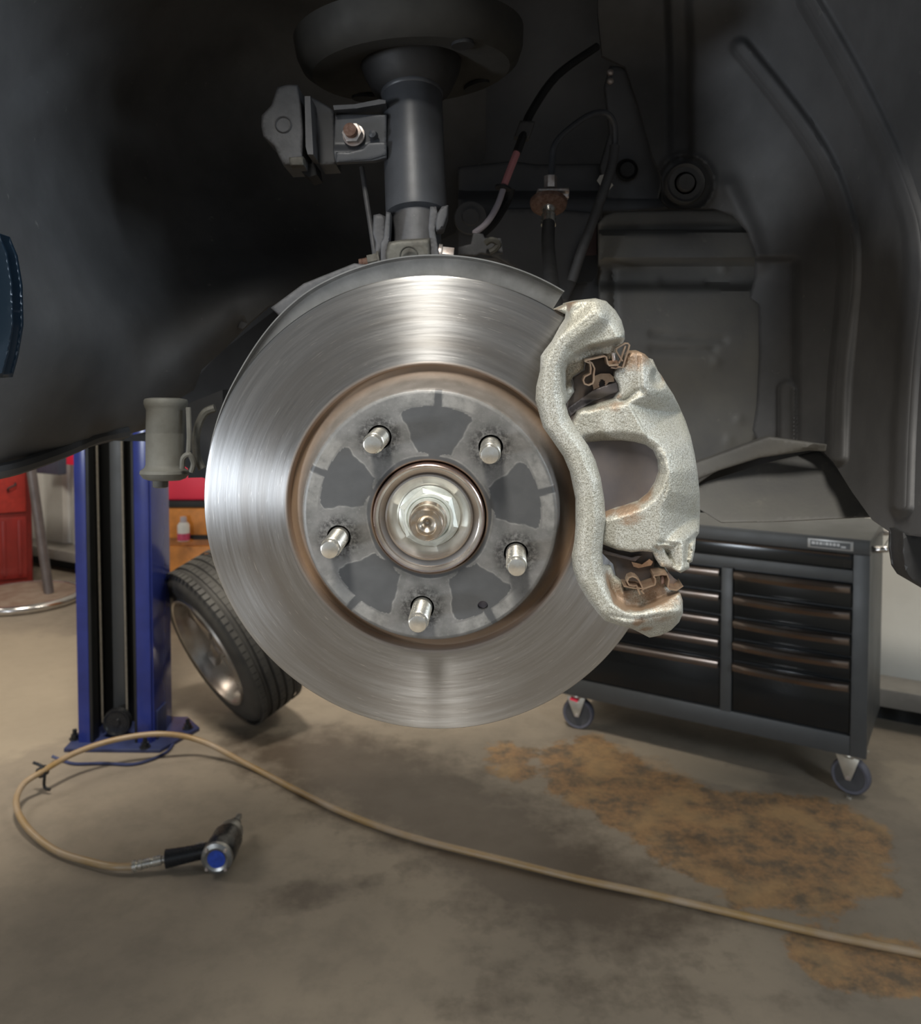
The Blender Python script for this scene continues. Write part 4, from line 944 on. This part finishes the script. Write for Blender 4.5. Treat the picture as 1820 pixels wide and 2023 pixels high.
    stain(k, [(1225, 1185, 0.03, 0.012, 1), (1255, 1205, 0.03, 0.010, 0.95), (1300, 1185, 0.03, 0.013, 1.0), (1330, 1180, 0.03, 0.008, 0.8), (1212, 1150, 0.03, 0.010, 0.9), (1270, 1215, 0.035, 0.006, 0.8), (1262, 1230, 0.04, 0.005, 0.7), (1275, 1245, 0.03, 0.006, 0.6), (1126, 600, 0.03, 0.006, 0.9), (1150, 700, 0.03, 0.005, 0.3), (1112, 740, 0.03, 0.006, 0.4), (1145, 1110, 0.035, 0.005, 0.4), (1165, 1180, 0.035, 0.005, 0.35)])
    MB().lathe([(0.0, 0.004), (0.006, 0.003), (0.0075, -0.004), (0.0075, -0.02)], 24, Matrix.Translation(Vector(pd(1285, 560 + 0.35587 * 1300, -0.03).tolist())) @ rotA(DN)).build('guide_pin', M['zinc_old'], t)
    # lug that reaches behind, where the hose enters
    hl = relief(CL([(215, 145), (240, 135), (300, 108), (440, 86), (520, 130), (540, 300), (420, 330), (290, 230), (280, 175)]), lambda p: 0.006 + 0 * p[:, 0], True, -0.04, 6, 6, 0.006).build('hose_lug', M['cast'], t, ang=70)
    stain(hl, [(1104, 612, 0.0, 0.008, 0.6)])
    # --- outer pad
    pad = relief(CL([(312, 522), (378, 482), (386, 428), (490, 404), (500, 445), (560, 470), (600, 450), (700, 560), (760, 800), (830, 1000), (840, 1150), (800, 1400), (760, 1500), (770, 1590), (745, 1650), (610, 1690), (560, 1650), (540, 1560), (480, 1500), (420, 1300), (430, 1000), (330, 830), (275, 720), (290, 650), (325, 600)]), lambda p: 0.0155 + 0 * p[:, 0], True, 0.0105, 7, 2, 0.001).build('pad_backing_plate', M['padplate'], t)
    MBp = relief(CL([(340, 720), (560, 700), (700, 800), (770, 1000), (760, 1250), (700, 1450), (500, 1460), (440, 1300), (440, 1000)]), lambda p: 0.0102 + 0 * p[:, 0], True, 0.0005, 9).build('friction_pad', M['rubber'], pad)
    shm = relief(CL([(400, 700), (560, 640), (700, 800), (800, 900), (830, 1050), (800, 1200), (720, 1350), (700, 1490), (480, 1420), (430, 1300), (460, 1100), (400, 900), (350, 800)]), lambda p: 0.0168 + 0 * p[:, 0], True, 0.0156, 7).build('shim', M['pad_shim'], pad)
    # bronze tabs with a hole
    def tab(pts, hole, d):
        hp = [(hole[0] + hole[2] * math.cos(a * PI / 10), hole[1] + hole[3] * math.sin(a * PI / 10)) for a in range(20)]
        relief(CL(pts), lambda p: d + 0 * p[:, 0], True, d - 0.0012, 3.0, holes=[CL(hp)]).build('shim_tab', M['copperclip'], pad)
    tab([(432, 515), (470, 500), (520, 500), (542, 520), (545, 545), (515, 548), (500, 565), (490, 588), (462, 575), (430, 590), (424, 560)], (478, 556, 18, 24), 0.0185)
    tab([(640, 1545), (700, 1560), (740, 1530), (760, 1545), (750, 1565), (680, 1580), (652, 1572)], (688, 1532, 12, 12), 0.0185)
    relief(CL([(288, 690), (430, 590), (500, 565), (560, 545), (572, 600), (430, 650), (330, 710), (300, 735)]), lambda p: 0.0195 - 0.003 * sstep(p[:, 1], C(0, 600)[1], C(0, 640)[1]), True, 0.0165, 4, 1.5, 0.001).build('shim_fold', M['pad_shim'], pad)
    relief(CL([(480, 1475), (560, 1500), (640, 1520), (668, 1512), (700, 1510), (660, 1545), (560, 1520), (482, 1500)]), lambda p: 0.0195 + 0 * p[:, 0], True, 0.0165, 4, 1.5, 0.001).build('shim_fold', M['pad_shim'], pad)
    # --- spring clips (bent strip steel)
    def strip(pts, d, wid, name='strip', n=1, th=0.0009, par=None, mt='copperclip'):
        return MB().ribbon([tuple(pd(*C(x, y), d)) for x, y in pts], DN, wid, th, n).build(name, M[mt], par, ang=40)
    cl1 = strip([(378, 432), (382, 424), (486, 400), (494, 405), (502, 440), (510, 452), (560, 448)], 0.027, 0.012, 'spring_clip', par=t)
    strip([(385, 432), (408, 442), (412, 470), (410, 498), (378, 515), (370, 535), (378, 555), (400, 562), (422, 552), (428, 535), (428, 500), (432, 470), (418, 440), (400, 430)], 0.0275, 0.007, 'loop', par=cl1)
    strip([(552, 362), (575, 348), (603, 332), (618, 332), (627, 342), (622, 362), (590, 465), (570, 462), (552, 470), (525, 466)], 0.027, 0.004, 'wire_hook', par=cl1)
    strip([(556, 362), (554, 376), (588, 430)], 0.027, 0.004, 'wire_hook', par=cl1)
    strip([(606, 345), (580, 420), (570, 440)], 0.027, 0.003, 'wire_hook', par=cl1)
    relief(CL([(528, 384), (548, 380), (552, 430), (534, 436)]), lambda p: 0.0285 + 0 * p[:, 0], True, 0.0265, 3, 1.5, 0.001).build('clip_tongue', M['zinc_old'], cl1)
    relief(CL([(500, 430), (560, 425), (575, 445), (560, 462), (515, 460), (498, 445)]), lambda p: 0.0245 + 0 * p[:, 0], True, 0.0232, 3).build('clip_plate', M['copperclip'], cl1)
    cl2 = strip([(590, 1662), (640, 1672), (700, 1676), (760, 1655), (764, 1640), (762, 1620), (755, 1612), (755, 1605), (800, 1598), (828, 1600), (838, 1625), (832, 1668), (840, 1678), (880, 1684), (915, 1660)], 0.026, 0.012, 'spring_clip', par=t)
    strip([(705, 1712), (690, 1695), (700, 1690), (690, 1665), (678, 1640), (660, 1622), (640, 1616), (620, 1624), (612, 1645), (622, 1664), (645, 1670), (665, 1668), (672, 1690), (682, 1716)], 0.029, 0.007, 'loop', par=cl2)
    relief(CL([(802, 1622), (822, 1620), (824, 1668), (806, 1672)]), lambda p: 0.0295 + 0 * p[:, 0], True, 0.027, 3, 1.5, 0.001).build('clip_tongue', M['rustybolt'], cl2)
    relief(CL([(836, 1620), (842, 1600), (880, 1640), (915, 1660), (885, 1685), (840, 1678)]), lambda p: 0.0225 + 0 * p[:, 0], True, 0.021, 4).build('clip_plate', M['padplate'], cl2)
    return t
caliper()

# ================================================================ BACKGROUND: LIFT POST
def post():
    A = FL(168, 1470); B = FL(326, 1462)
    c = FL(245, 1475)
    t = thing('lift_post', 'tall blue two-column car lift post with dark open channel', 'lift post', (c.x, c.y, 0))
    M0 = Matrix.Translation((c.x, c.y, 0)) @ Matrix.Rotation(math.radians(-1), 4, 'Z')
    s = c.y / 1650.0; H = 3.3; wl, wr = -92 * s, 56 * s; dp = 0.19
    def bx(name, x0, x1, y0, y1, z0, z1, mt, bev=0.002, par=t):
        return MB().box(((x0 + x1) / 2, (y0 + y1) / 2, (z0 + z1) / 2), (x1 - x0, y1 - y0, z1 - z0), M0).build(name, M[mt], par, bevel=bev)
    bx('inner_sheet', wl + 0.012, wl + 0.016, 0.012, dp, 0.012, H, 'channel_dark'); bx('inner_sheet', wr - 0.010, wr - 0.006, 0.012, dp, 0.012, H, 'channel_dark'); bx('left_flange', wl, wl + 0.042, 0, 0.012, 0.012, H, 'blue'); bx('left_wall', wl, wl + 0.012, 0.012, dp, 0.012, H, 'blue')  # dark sheets added over the inner faces of the blue walls
    bx('left_lip', wl + 0.042, wl + 0.054, 0, 0.05, 0.012, H, 'channel_dark')
    bx('right_flange', wr - 0.052, wr, 0, 0.012, 0.012, H, 'blue'); bx('right_wall', wr - 0.006, wr + 0.006, 0.012, dp, 0.012, H, 'blue')
    bx('right_lip', wr - 0.062, wr - 0.052, 0, 0.05, 0.012, H, 'channel_dark')
    bx('channel_back', wl, wr, dp, dp + 0.01, 0.012, H, 'channel_dark')
    bx('screw_cover', -0.085, -0.040, 0.11, 0.15, 0.09, H, 'chest_frame')
    for x in (-0.105, -0.012):
        MB().tube([M0 @ Vector((x - 0.004, 0.07, 0.06)), M0 @ Vector((x - 0.018, 0.07, H))], 0.0042, 8, 1).build('lift_cable', M['cable_steel'], t)
    Mp = M0 @ Matrix.Translation((-0.045, 0.05, 0.07)) @ Matrix.Rotation(PI / 2, 4, 'X')
    MB().lathe([(0.0, 0.012), (0.012, 0.012), (0.014, 0.006), (0.040, 0.006), (0.045, 0.010), (0.050, 0.010), (0.052, 0.004), (0.044, 0.0), (0.044, -0.006), (0.052, -0.012), (0.0, -0.012)], 40, Mp).build('pulley', M['toolblack'], t)
    bp = MB().prism([(wl - 0.03, -0.05), (wr + 0.05, -0.05), (wr + 0.13, 0.14), (wr + 0.05, dp + 0.05), (wl - 0.05, dp + 0.05)], 0, 0.014, M0).build('base_plate', M['bluedark'], t, bevel=0.002)
    for x, y in ((wl - 0.028, 0.03), (wr + 0.088, 0.13), (wr - 0.01, -0.035), (wl - 0.02, dp + 0.03)):
        m = MB().lathe([(0.0, 0.014), (0.020, 0.014), (0.020, 0.018), (0.0, 0.018)], 20, M0 @ Matrix.Translation((x, y, 0)))
        m.lathe([(0.015, 0.018), (0.015, 0.032)], 6, M0 @ Matrix.Translation((x, y, 0))); m.lathe([(0.008, 0.032), (0.008, 0.05), (0.0, 0.051)], 12, M0 @ Matrix.Translation((x, y, 0)))
        m.build('anchor_bolt', M['toolblack'], bp)
    bx('foot_gusset', wr + 0.004, wr + 0.012, 0.03, 0.12, 0.014, 0.12, 'bluedark')
    return t
post()

# cord on the floor in front of the post
o = MB().tube([FL(103, 1494, 0.02), FL(125, 1503, 0.006), FL(150, 1509, 0.006), FL(205, 1508, 0.006), FL(260, 1510, 0.006), FL(300, 1500, 0.006), FL(330, 1485, 0.006), FL(342, 1470, 0.006)], 0.0055, 8).build('floor_cord', M['bluedark'])
tag(o, 'thin dark blue cord lying curled in front of the lift post', 'cord')

# ---------------------------------------------------------------- leaning wheel
def wheel():
    c0 = FL(527, 1437); Lr = Vector((-0.49, 0, 0.87)).normalized()
    be = math.radians(37)
    ax = (Vector((-0.87, 0, -0.49)) * math.cos(be) + Vector((0, -1, 0)) * math.sin(be)).normalized()
    r, wd = 0.335, 0.215
    # lowest point on floor: centre height from the tilt
    hz = r * math.sqrt(max(0, 1 - ax.z ** 2)) + wd / 2 * abs(ax.z) - 0.012
    c = Vector((FL(432, 1437).x + 0.0, c0.y + 0.05, hz)); 
    c.x = c0.x - 0.15
    t = thing('loose_wheel', 'removed black tyre on alloy rim, leaning against the blue post', 'wheel', (c.x, c.y, 0))  # the car's removed wheel, tyre still on its rim
    A = Matrix.Translation(c) @ rotA(ax)
    w2 = wd / 2
    prof = [(0.222, -w2 + 0.02), (0.235, -w2 + 0.004), (0.27, -w2 - 0.002), (0.30, -w2 + 0.006), (0.322, -w2 + 0.022), (0.332, -w2 + 0.045)]
    for g in (-0.05, -0.017, 0.017, 0.05): prof += [(0.335, g - 0.006), (0.330, g - 0.004), (0.330, g + 0.004), (0.335, g + 0.006)]
    prof += [(0.332, w2 - 0.045), (0.322, w2 - 0.022), (0.30, w2 - 0.006), (0.27, w2 + 0.002), (0.235, w2 - 0.004), (0.222, w2 - 0.02)]
    ty = MB().lathe(prof, 96, A, closed=True).build('tyre', M['rubber_tyre'], t)
    blocks = MB()
    for i in range(72):
        a = 2 * PI * i / 72
        for g in (-0.078, -0.034, 0.0, 0.034, 0.078):
            blocks.box((0.3345, 0, g), (0.0042, 0.023, 0.022), A @ Matrix.Rotation(a + (0.02 if g > 0 else 0), 4, 'Z'))
    tb = blocks.build('tread_blocks', M['rubber_tyre'], t); tb['kind'] = 'stuff'
    MB().lathe([(0.236, w2 - 0.004), (0.232, w2 + 0.004), (0.222, w2 + 0.002), (0.216, w2 - 0.012), (0.206, w2 - 0.03), (0.200, 0.0), (0.200, -w2 + 0.03), (0.222, -w2 + 0.01), (0.226, -w2), (0.218, -w2 + 0.02), (0.205, 0.0), (0.228, w2 - 0.012)], 96, A, closed=True).build('rim', M['alloy'], t)
    MB().lathe([(0.0, w2 - 0.05), (0.03, w2 - 0.05), (0.06, w2 - 0.06), (0.062, w2 - 0.09), (0.0, w2 - 0.09)], 40, A).build('hub_face', M['alloy'], t)
    for i in range(5):
        a = A @ Matrix.Rotation(2 * PI * i / 5, 4, 'Z')
        MB().prism([(0.05, -0.03), (0.13, -0.02), (0.205, -0.036), (0.205, 0.036), (0.13, 0.02), (0.05, 0.03)], w2 - 0.075, w2 - 0.045, a).build('spoke', M['alloy'], t, bevel=0.006)
    return t
wheel()

# ---------------------------------------------------------------- tool chest
CA, CB = FL(1142, 1437), FL(1680, 1566)
CX = (CB - CA).normalized(); CY = Vector((-CX.y, CX.x, 0))
CO = CA - CX * 0.07 - CY * 0.05
CM = Matrix(((CX.x, CY.x, 0, CO.x), (CX.y, CY.y, 0, CO.y), (0, 0, 1, 0), (0, 0, 0, 1)))
CW = (CB - CA).length + 0.12
def chest():
    t = thing('tool_chest', 'charcoal rolling tool chest with black drawers on four castors', 'tool chest', tuple(CO + CX * CW / 2))
    z0, z1, dp = 0.140, 0.835, 0.46
    def bx(name, x0, x1, y0, y1, za, zb, mt, bev=0.003, par=t):
        return MB().box(((x0 + x1) / 2, (y0 + y1) / 2, (za + zb) / 2), (x1 - x0, y1 - y0, zb - za), CM).build(name, M[mt], par, bevel=bev)
    bx('carcass', 0.004, CW - 0.004, 0.022, dp, z0 + 0.01, z1 - 0.02, 'chest_frame')
    xm0, xm1 = CW * 0.575, CW * 0.575 + 0.038; px = 0.048
    bx('top_rail', 0, CW, -0.004, 0.03, 0.790, z1, 'chest_frame', 0.006)
    bx('chest_top', 0.0, CW, 0.0, dp, z1 - 0.015, z1 + 0.004, 'chest_frame')
    bx('side_post', 0, px, 0, 0.03, z0, 0.79, 'chest_frame'); bx('side_post', CW - px, CW, 0, 0.03, z0, 0.79, 'chest_frame')
    bx('middle_post', xm0, xm1, 0, 0.03, 0.20, 0.70, 'chest_frame')
    bx('middle_rail', px, CW - px, 0, 0.03, 0.700, 0.738, 'chest_frame'); bx('bottom_rail', px, CW - px, 0, 0.03, z0, 0.205, 'chest_frame')
    zs = [0.696, 0.612, 0.530, 0.455, 0.380, 0.208]
    def drawer(x0, x1, zb, zt, bow=0.0):
        y0 = 0.006
        d = MB().box(((x0 + x1) / 2, (y0 + 0.03) / 2, (zb + zt) / 2), (x1 - x0 - 0.006, 0.030 - y0, zt - zb - 0.006), CM).build('drawer', M['chest_drawer'], t, bevel=0.002)
        # full-width pull: hooked lip along the top edge, slightly bowed
        n = 14; v = []; f = []
        prof = [(0.006, 0.0), (-0.006, 0.002), (-0.014, -0.002), (-0.016, -0.010), (-0.013, -0.024), (-0.010, -0.024), (-0.011, -0.010), (0.006, -0.006)]
        for i in range(n + 1):
            q = i / n; x = x0 + 0.006 + (x1 - x0 - 0.012) * q; bw = 1 + bow * 4 * q * (1 - q)
            v += [(x, y if y > 0 else y * bw, zt - 0.005 + z) for y, z in prof]
        m = len(prof)
        for i in range(n):
            for j in range(m): f.append((i * m + j, i * m + (j + 1) % m, (i + 1) * m + (j + 1) % m, (i + 1) * m + j))
        f += [tuple(range(m)), tuple(n * m + j for j in range(m))[::-1]]
        MB().add(v, f, CM).build('drawer_pull', M['chest_handle'], d)
        return d
    for i in range(5):
        drawer(px, xm0, zs[i + 1], zs[i], 0.2); drawer(xm1, CW - px, zs[i + 1], zs[i], 1.2)
    d = bx('drawer', px + 0.003, CW - px - 0.003, 0.006, 0.03, 0.741, 0.788, 'chest_drawer', 0.002)
    MB().tube([CM @ Vector((px + 0.01 + (CW - 2 * px - 0.02) * i / 4, -0.002, 0.785)) for i in range(5)], 0.004, 8, 1).build('drawer_pull', M['chest_handle'], d)
    bd = MB().box((CW - 0.115, -0.0055, 0.8145), (0.135, 0.004, 0.030), CM).build('badge', M['badge'], t, bevel=0.001)
    MB().box((CW - 0.115, -0.0080, 0.8145), (0.118, 0.0015, 0.020), CM).build('badge_field', M['chest_frame'], bd)
    m = MB(); x = CW - 0.170
    for wd_, hh in ((0.010, .009), (0.007, .009), (0.009, .009), (0.003, .009), (0.009, .009), (0.007, .009), (0.009, .009), (0.008, .009)):
        m.box((x + wd_ / 2, -0.0092, 0.8165), (wd_, 0.001, hh), CM); x += wd_ + 0.003
    m.box((x + 0.008, -0.0092, 0.811), (0.014, 0.001, 0.005), CM)
    m.build('badge_lettering', M['badge'], bd)
    # side push bar on the right
    MB().tube([CM @ Vector((CW, 0.06, 0.800)), CM @ Vector((CW + 0.035, 0.06, 0.805)), CM @ Vector((CW + 0.04, 0.10, 0.805)), CM @ Vector((CW + 0.04, 0.36, 0.805)), CM @ Vector((CW + 0.035, 0.40, 0.805)), CM @ Vector((CW, 0.40, 0.80))], 0.011, 12).build('push_bar', M['chrome'], t)
    # castors
    for i, (x, y, a) in enumerate(((0.07, 0.05, 10), (CW - 0.05, 0.05, -12), (0.07, dp - 0.06, 30), (CW - 0.07, dp - 0.06, 70))):
        Mc = CM @ Matrix.Translation((x, y, 0)) @ Matrix.Rotation(math.radians(a), 4, 'Z')
        m = MB().box((0, 0, 0.138), (0.09, 0.075, 0.005), Mc); m.lathe([(0.028, 0.122), (0.032, 0.128), (0.030, 0.136)], 24, Mc)
        for s_ in (-1, 1):
            m.add([(-0.040, s_ * 0.021, 0.126), (0.034, s_ * 0.021, 0.126), (0.010, s_ * 0.027, 0.052), (-0.006, s_ * 0.027, 0.052), (-0.040, s_ * 0.024, 0.126), (0.034, s_ * 0.024, 0.126), (0.010, s_ * 0.030, 0.052), (-0.006, s_ * 0.030, 0.052)],
                  [(0, 1, 2, 3), (7, 6, 5, 4), (0, 4, 5, 1), (1, 5, 6, 2), (2, 6, 7, 3), (3, 7, 4, 0)], Mc)
        ca = m.build('castor', M['castor_steel'], t, bevel=0.001)
        Mw = Mc @ Matrix.Translation((0.002, 0, 0.060)) @ Matrix.Rotation(PI / 2, 4, 'X')
        MB().lathe([(0.048, -0.016), (0.056, -0.017), (0.060, -0.010), (0.060, 0.010), (0.056, 0.017), (0.048, 0.016)], 48, Mw, closed=True).build('castor_tread', M['castor_rubber'], ca)
        mm = MB().lathe([(0.0, -0.014), (0.049, -0.014), (0.049, 0.014), (0.0, 0.014)], 40, Mw); mm.build('castor_core', M['castor_core'], ca)
        MB().lathe([(0.0, -0.034), (0.006, -0.034), (0.006, 0.034), (0.0, 0.034)], 12, Mw).build('axle_bolt', M['zinc_old'], ca)
        if i == 0: MB().box((-0.03, -0.02, 0.118), (0.03, 0.05, 0.006), Mc @ Matrix.Rotation(0.2, 4, 'Y')).build('brake_pedal', M['redbright'], ca)
    return t
chest()

# ---------------------------------------------------------------- left background
def red_cabinet():
    c = FL(15, 1166); c.y += 0.1
    t = thing('red_cabinet', 'dark red steel cabinet at the far left beside the round-based stand', 'cabinet', (c.x, c.y, 0))
    R_ = Matrix.Translation((V(60, 1100, c.y).x - 0.11, c.y, 0)) @ Matrix.Rotation(math.radians(27), 4, 'Z')
    MB().box((-0.22, 0.2, 0.45), (0.66, 0.4, 0.90), R_).build('body', M['red'], t, bevel=0.012)
    d = MB().box((-0.22, -0.006, 0.66), (0.60, 0.015, 0.36), R_).build('door', simple('brighter_red_door', (0.36, 0.03, 0.022), 0.35), t, bevel=0.008)
    d2 = MB().box((-0.22, -0.006, 0.25), (0.60, 0.015, 0.40), R_).build('door', M['red'], t, bevel=0.008)
    MB().tube([R_ @ Vector((-0.02, -0.02, 0.62)), R_ @ Vector((-0.02, -0.04, 0.64)), R_ @ Vector((0.02, -0.04, 0.66)), R_ @ Vector((0.02, -0.02, 0.67))], 0.006, 8).build('handle', M['rubber'], d)
    for x in (-0.05, 0.04): MB().box((x, -0.018, 0.25), (0.02, 0.012, 0.36), R_).build('pressed_rib', M['red'], d2, bevel=0.004)
    return t
red_cabinet()
def stand():
    c = FL(45, 1188); t = thing('round_base_stand', 'grey pole stand with rusty round base and chrome rim', 'stand', (c.x, c.y, 0))
    A = Matrix.Translation((c.x, c.y, 0)); r = 112 * c.y / 1650
    MB().lathe([(0.0, 0.012), (r - 0.02, 0.012), (r - 0.02, 0.045), (0.02, 0.056), (0.0, 0.056)], 64, A).build('base_disc', M['rustplate'], t)
    MB().lathe([(r + 0.024 * math.cos(a * PI / 8) - 0.02, 0.026 + 0.026 * math.sin(a * PI / 8)) for a in range(16)], 72, A, closed=True).build('base_ring', M['chrome'], t)
    b = V(97, 1172, c.y); b.z = 0.05
    MB().tube([b, V(62, 930, c.y), V(40, 780, c.y)], 0.028, 16, 2).build('pole', M['greypole'], t)
    return t
stand()
o = MB().box((0, 0, 0), (0.26, 0.06, 0.20), Matrix.Translation(V(98, 905, 5.35)) @ Matrix.Rotation(-0.5, 4, 'Z')).build('wall_box', M['navy'], bevel=0.01)
tag(o, 'dark navy box fixed to the pale wall behind the stand pole', 'box')
MB().box((0, -0.036, 0.06), (0.12, 0.02, 0.05), Matrix.Translation(V(98, 905, 5.35)) @ Matrix.Rotation(-0.5, 4, 'Z')).build('label_plate', M['white'], o)
def orange_shelf():
    c = FL(395, 1130); cy = 4.55; x0 = V(322, 1000, cy).x; x1 = V(470, 1000, cy).x
    t = thing('timber_cupboard', 'orange timber cupboard behind the leaning wheel', 'cupboard', ((x0 + x1) / 2, cy, 0))
    zt = V(400, 1003, cy).z
    MB().box(((x0 + x1) / 2, cy + 0.22, zt / 2 + 0.0), (x1 - x0, 0.4, zt), None).build('carcass', M['orange'], t, bevel=0.01)
    z1_ = V(400, 1072, cy).z
    MB().box(((x0 + x1) / 2, cy + 0.012, (zt + z1_) / 2 + 0.01), (x1 - x0 - 0.03, 0.02, zt - z1_ - 0.03)).build('drawer', M['orange'], t, bevel=0.006)
    MB().box(((x0 + x1) / 2, cy + 0.012, z1_ / 2), (x1 - x0 - 0.03, 0.02, z1_ - 0.04)).build('door', M['orange'], t, bevel=0.006)
    MB().box(((x0 + x1) / 2 + 0.04, cy + 0.0, z1_ + 0.03), (0.2, 0.01, 0.025)).build('slot', M['dark'], t)
    MB().box(((x0 + x1) / 2, cy + 0.22, zt + 0.018), (x1 - x0 + 0.03, 0.43, 0.035)).build('top_board', M['channel_dark'], t, bevel=0.004)
    b = thing('spray_can', 'small white spray can with pink band hung before the orange cupboard', 'can', tuple(V(363, 1070, cy - 0.06)))
    A = Matrix.Translation(V(363, 1068, cy - 0.045))
    MB().lathe([(0.0, 0), (0.030, 0), (0.032, 0.005), (0.032, 0.085), (0.022, 0.10), (0.0, 0.10)], 32, A).build('can_body', M['white'], b)
    MB().lathe([(0.0325, 0.004), (0.0328, 0.006), (0.0328, 0.040), (0.0325, 0.042)], 32, A, closed=True).build('band', simple('pink_band', (0.55, 0.06, 0.14), 0.4), b)
    MB().lathe([(0.016, 0.10), (0.018, 0.105), (0.016, 0.13), (0.0, 0.132)], 24, A).build('cap', M['palecable'], b)
    MB().box((0, 0.035, -0.003), (0.075, 0.10, 0.006), A).build('small_shelf', M['orange'], t)
    z2 = V(400, 941, cy).z
    o = MB().box(((x0 + x1) / 2 - 0.02, cy + 0.2, (zt + 0.036 + z2 + 0.07) / 2), (x1 - x0 + 0.02, 0.34, z2 + 0.07 - zt - 0.036)).build('red_crate', M['redbright'], bevel=0.015)
    tag(o, 'bright red crate standing on the orange cupboard left of the disc', 'crate')
    return t
orange_shelf()
# red sign on the wall left of the post top
o = MB().box((0, 0, 0), (0.30, 0.02, 0.26), Matrix.Translation(V(128, 880, 5.75)) @ Matrix.Rotation(-0.5, 4, 'Z')).build('red_board', M['redbright'], bevel=0.004)
tag(o, 'bright red board on the wall just left of the blue post', 'board')

# ---------------------------------------------------------------- air hose and impact wrench on the floor
def hose_floor():
    pts = [(262, 1712, .02), (225, 1712, .02), (180, 1703, .018), (110, 1680, .018), (55, 1636, .03), (32, 1590, .045), (45, 1551, .06), (84, 1524, .075), (150, 1487, .085), (230, 1461, .095), (320, 1450, .095), (400, 1465, .06), (500, 1516, .012), (650, 1593, .012), (800, 1650, .012), (1000, 1701, .012), (1150, 1738, .012), (1300, 1770, .012), (1600, 1840, .012), (1820, 1885, .012), (2050, 1935, .012)]
    o = MB().tube([FL(*p) for p in pts], 0.0095, 12, 8).build('air_hose', M['hose'])
    tag(o, 'long ochre air hose looping left and crossing the floor to the right', 'hose')
hose_floor()
def hose_clip():
    t = thing('hose_hook', 'small black wire hook clipped on the air hose loop', 'clip', tuple(FL(86, 1545)))
    c = FL(84, 1524, 0.07)
    MB().lathe([(0.0105, -0.014), (0.017, -0.012), (0.017, 0.012), (0.0105, 0.014)], 20, Matrix.Translation(c) @ rotA(FL(150, 1487, .065) - FL(45, 1551, .06)), closed=True).build('collar', M['rubber'], t)
    MB().tube([c + Vector((-0.03, 0, 0.03)), c + Vector((0.0, 0, 0.016)), c + Vector((0.012, -0.01, 0.0)), c + Vector((0.010, -0.01, -0.045)), c + Vector((0.03, -0.012, -0.055))], 0.005, 8).build('hook', M['toolblack'], t)
    return t
hose_clip()
def wrench():
    G = FL(432, 1712); t = thing('impact_wrench', 'black pneumatic impact wrench with blue end cap lying on the floor', 'impact wrench', (G.x, G.y, 0))
    a = FL(428, 1693, 0.055); a.z = 0.050
    b = FL(466, 1625, 0.05)
    ax = (b - a).normalized(); Lb = (b - a).length
    # keep the tool at real length along its lying axis
    A = Matrix.Translation(a) @ rotA(ax)
    k = Lb / 0.19
    MB().lathe([(0.030, 0.0), (0.040, 0.003), (0.044, 0.012), (0.044, 0.055), (0.042, 0.06), (0.042, 0.105 * k), (0.037, 0.118 * k), (0.035, 0.122 * k)], 32, A).build('housing', M['toolblack'], t)
    MB().lathe([(0.0, 0.10 * k), (0.035, 0.116 * k), (0.034, 0.145 * k), (0.024, 0.165 * k), (0.0, 0.165 * k)], 32, A).build('nose', M['toolsteel'], t)
    MB().lathe([(0.017, 0.15 * k), (0.017, 0.185 * k), (0.012, 0.19 * k), (0.0, 0.19 * k)], 20, A).build('collar', M['toolblack'], t)
    MB().box((0, 0, 0.205 * k), (0.015, 0.015, 0.045), A).build('anvil', M['toolsteel'], t, bevel=0.002)
    cap = MB().lathe([(0.0, -0.004), (0.024, -0.004), (0.026, 0.001), (0.0, 0.004)], 32, A).build('end_cap', M['toolblue'], t)
    MB().lathe([(0.025, -0.003), (0.032, -0.006), (0.042, -0.001), (0.043, 0.010), (0.030, 0.012)], 32, A, closed=True).build('end_ring', M['toolsteel'], t)
    for q in range(4):
        an = PI / 4 + q * PI / 2
        MB().lathe([(0.0, -0.009), (0.0045, -0.009), (0.005, 0.0)], 12, A @ Matrix.Translation((0.036 * math.cos(an), 0.036 * math.sin(an), 0))).build('screw', M['zinc_old'], t)
    h0 = a + ax * 0.055 + Vector((-0.02, 0, -0.004)); h1 = FL(328, 1697, 0.03)
    d = (h1 - h0).normalized()
    MB().tube([h0, h0.lerp(h1, 0.25), h0.lerp(h1, 0.6), h1], lambda s_: 0.023 - 0.003 * math.sin(s_ * PI) + 0.002 * s_, 16, 5).build('handle', M['toolblack'], t, ang=50)
    MB().tube([h0.lerp(h1, 0.25) + Vector((0, 0.026, 0.004)), h0.lerp(h1, 0.38) + Vector((0, 0.034, 0.004)), h0.lerp(h1, 0.5) + Vector((0, 0.026, 0.004))], 0.006, 10).build('trigger', M['toolsteel'], t)
    B = Matrix.Translation(h1) @ rotA(FL(262, 1712, .02) - h1); L = (FL(262, 1712, .02) - h1).length
    MB().lathe([(0.0, -0.004), (0.009, -0.004), (0.009, 0.010), (0.013, 0.012), (0.013, L * 0.38), (0.010, L * 0.40), (0.012, L * 0.46), (0.012, L * 0.70), (0.0, L * 0.71)], 24, B).build('coupler', M['zinc'], t)
    MB().lathe([(0.0105, L * 0.70), (0.014, L * 0.72), (0.014, L * 0.80), (0.0105, L * 0.81), (0.0105, L * 0.86), (0.015, L * 0.88), (0.015, L * 1.0), (0.0105, L * 1.02)], 20, B).build('hose_clamp', M['zinc'], t)
    return t
wrench()
# nut lying at the foot of the right castor
o = MB().lathe([(0.006, 0.0), (0.009, 0.0), (0.009, 0.008), (0.006, 0.008)], 6, Matrix.Translation(FL(1678, 1577)), closed=True).build('nut', M['zinc'])
o.name = 'loose_nut'; tag(o, 'tiny bright nut on the floor under the right castor', 'nut')
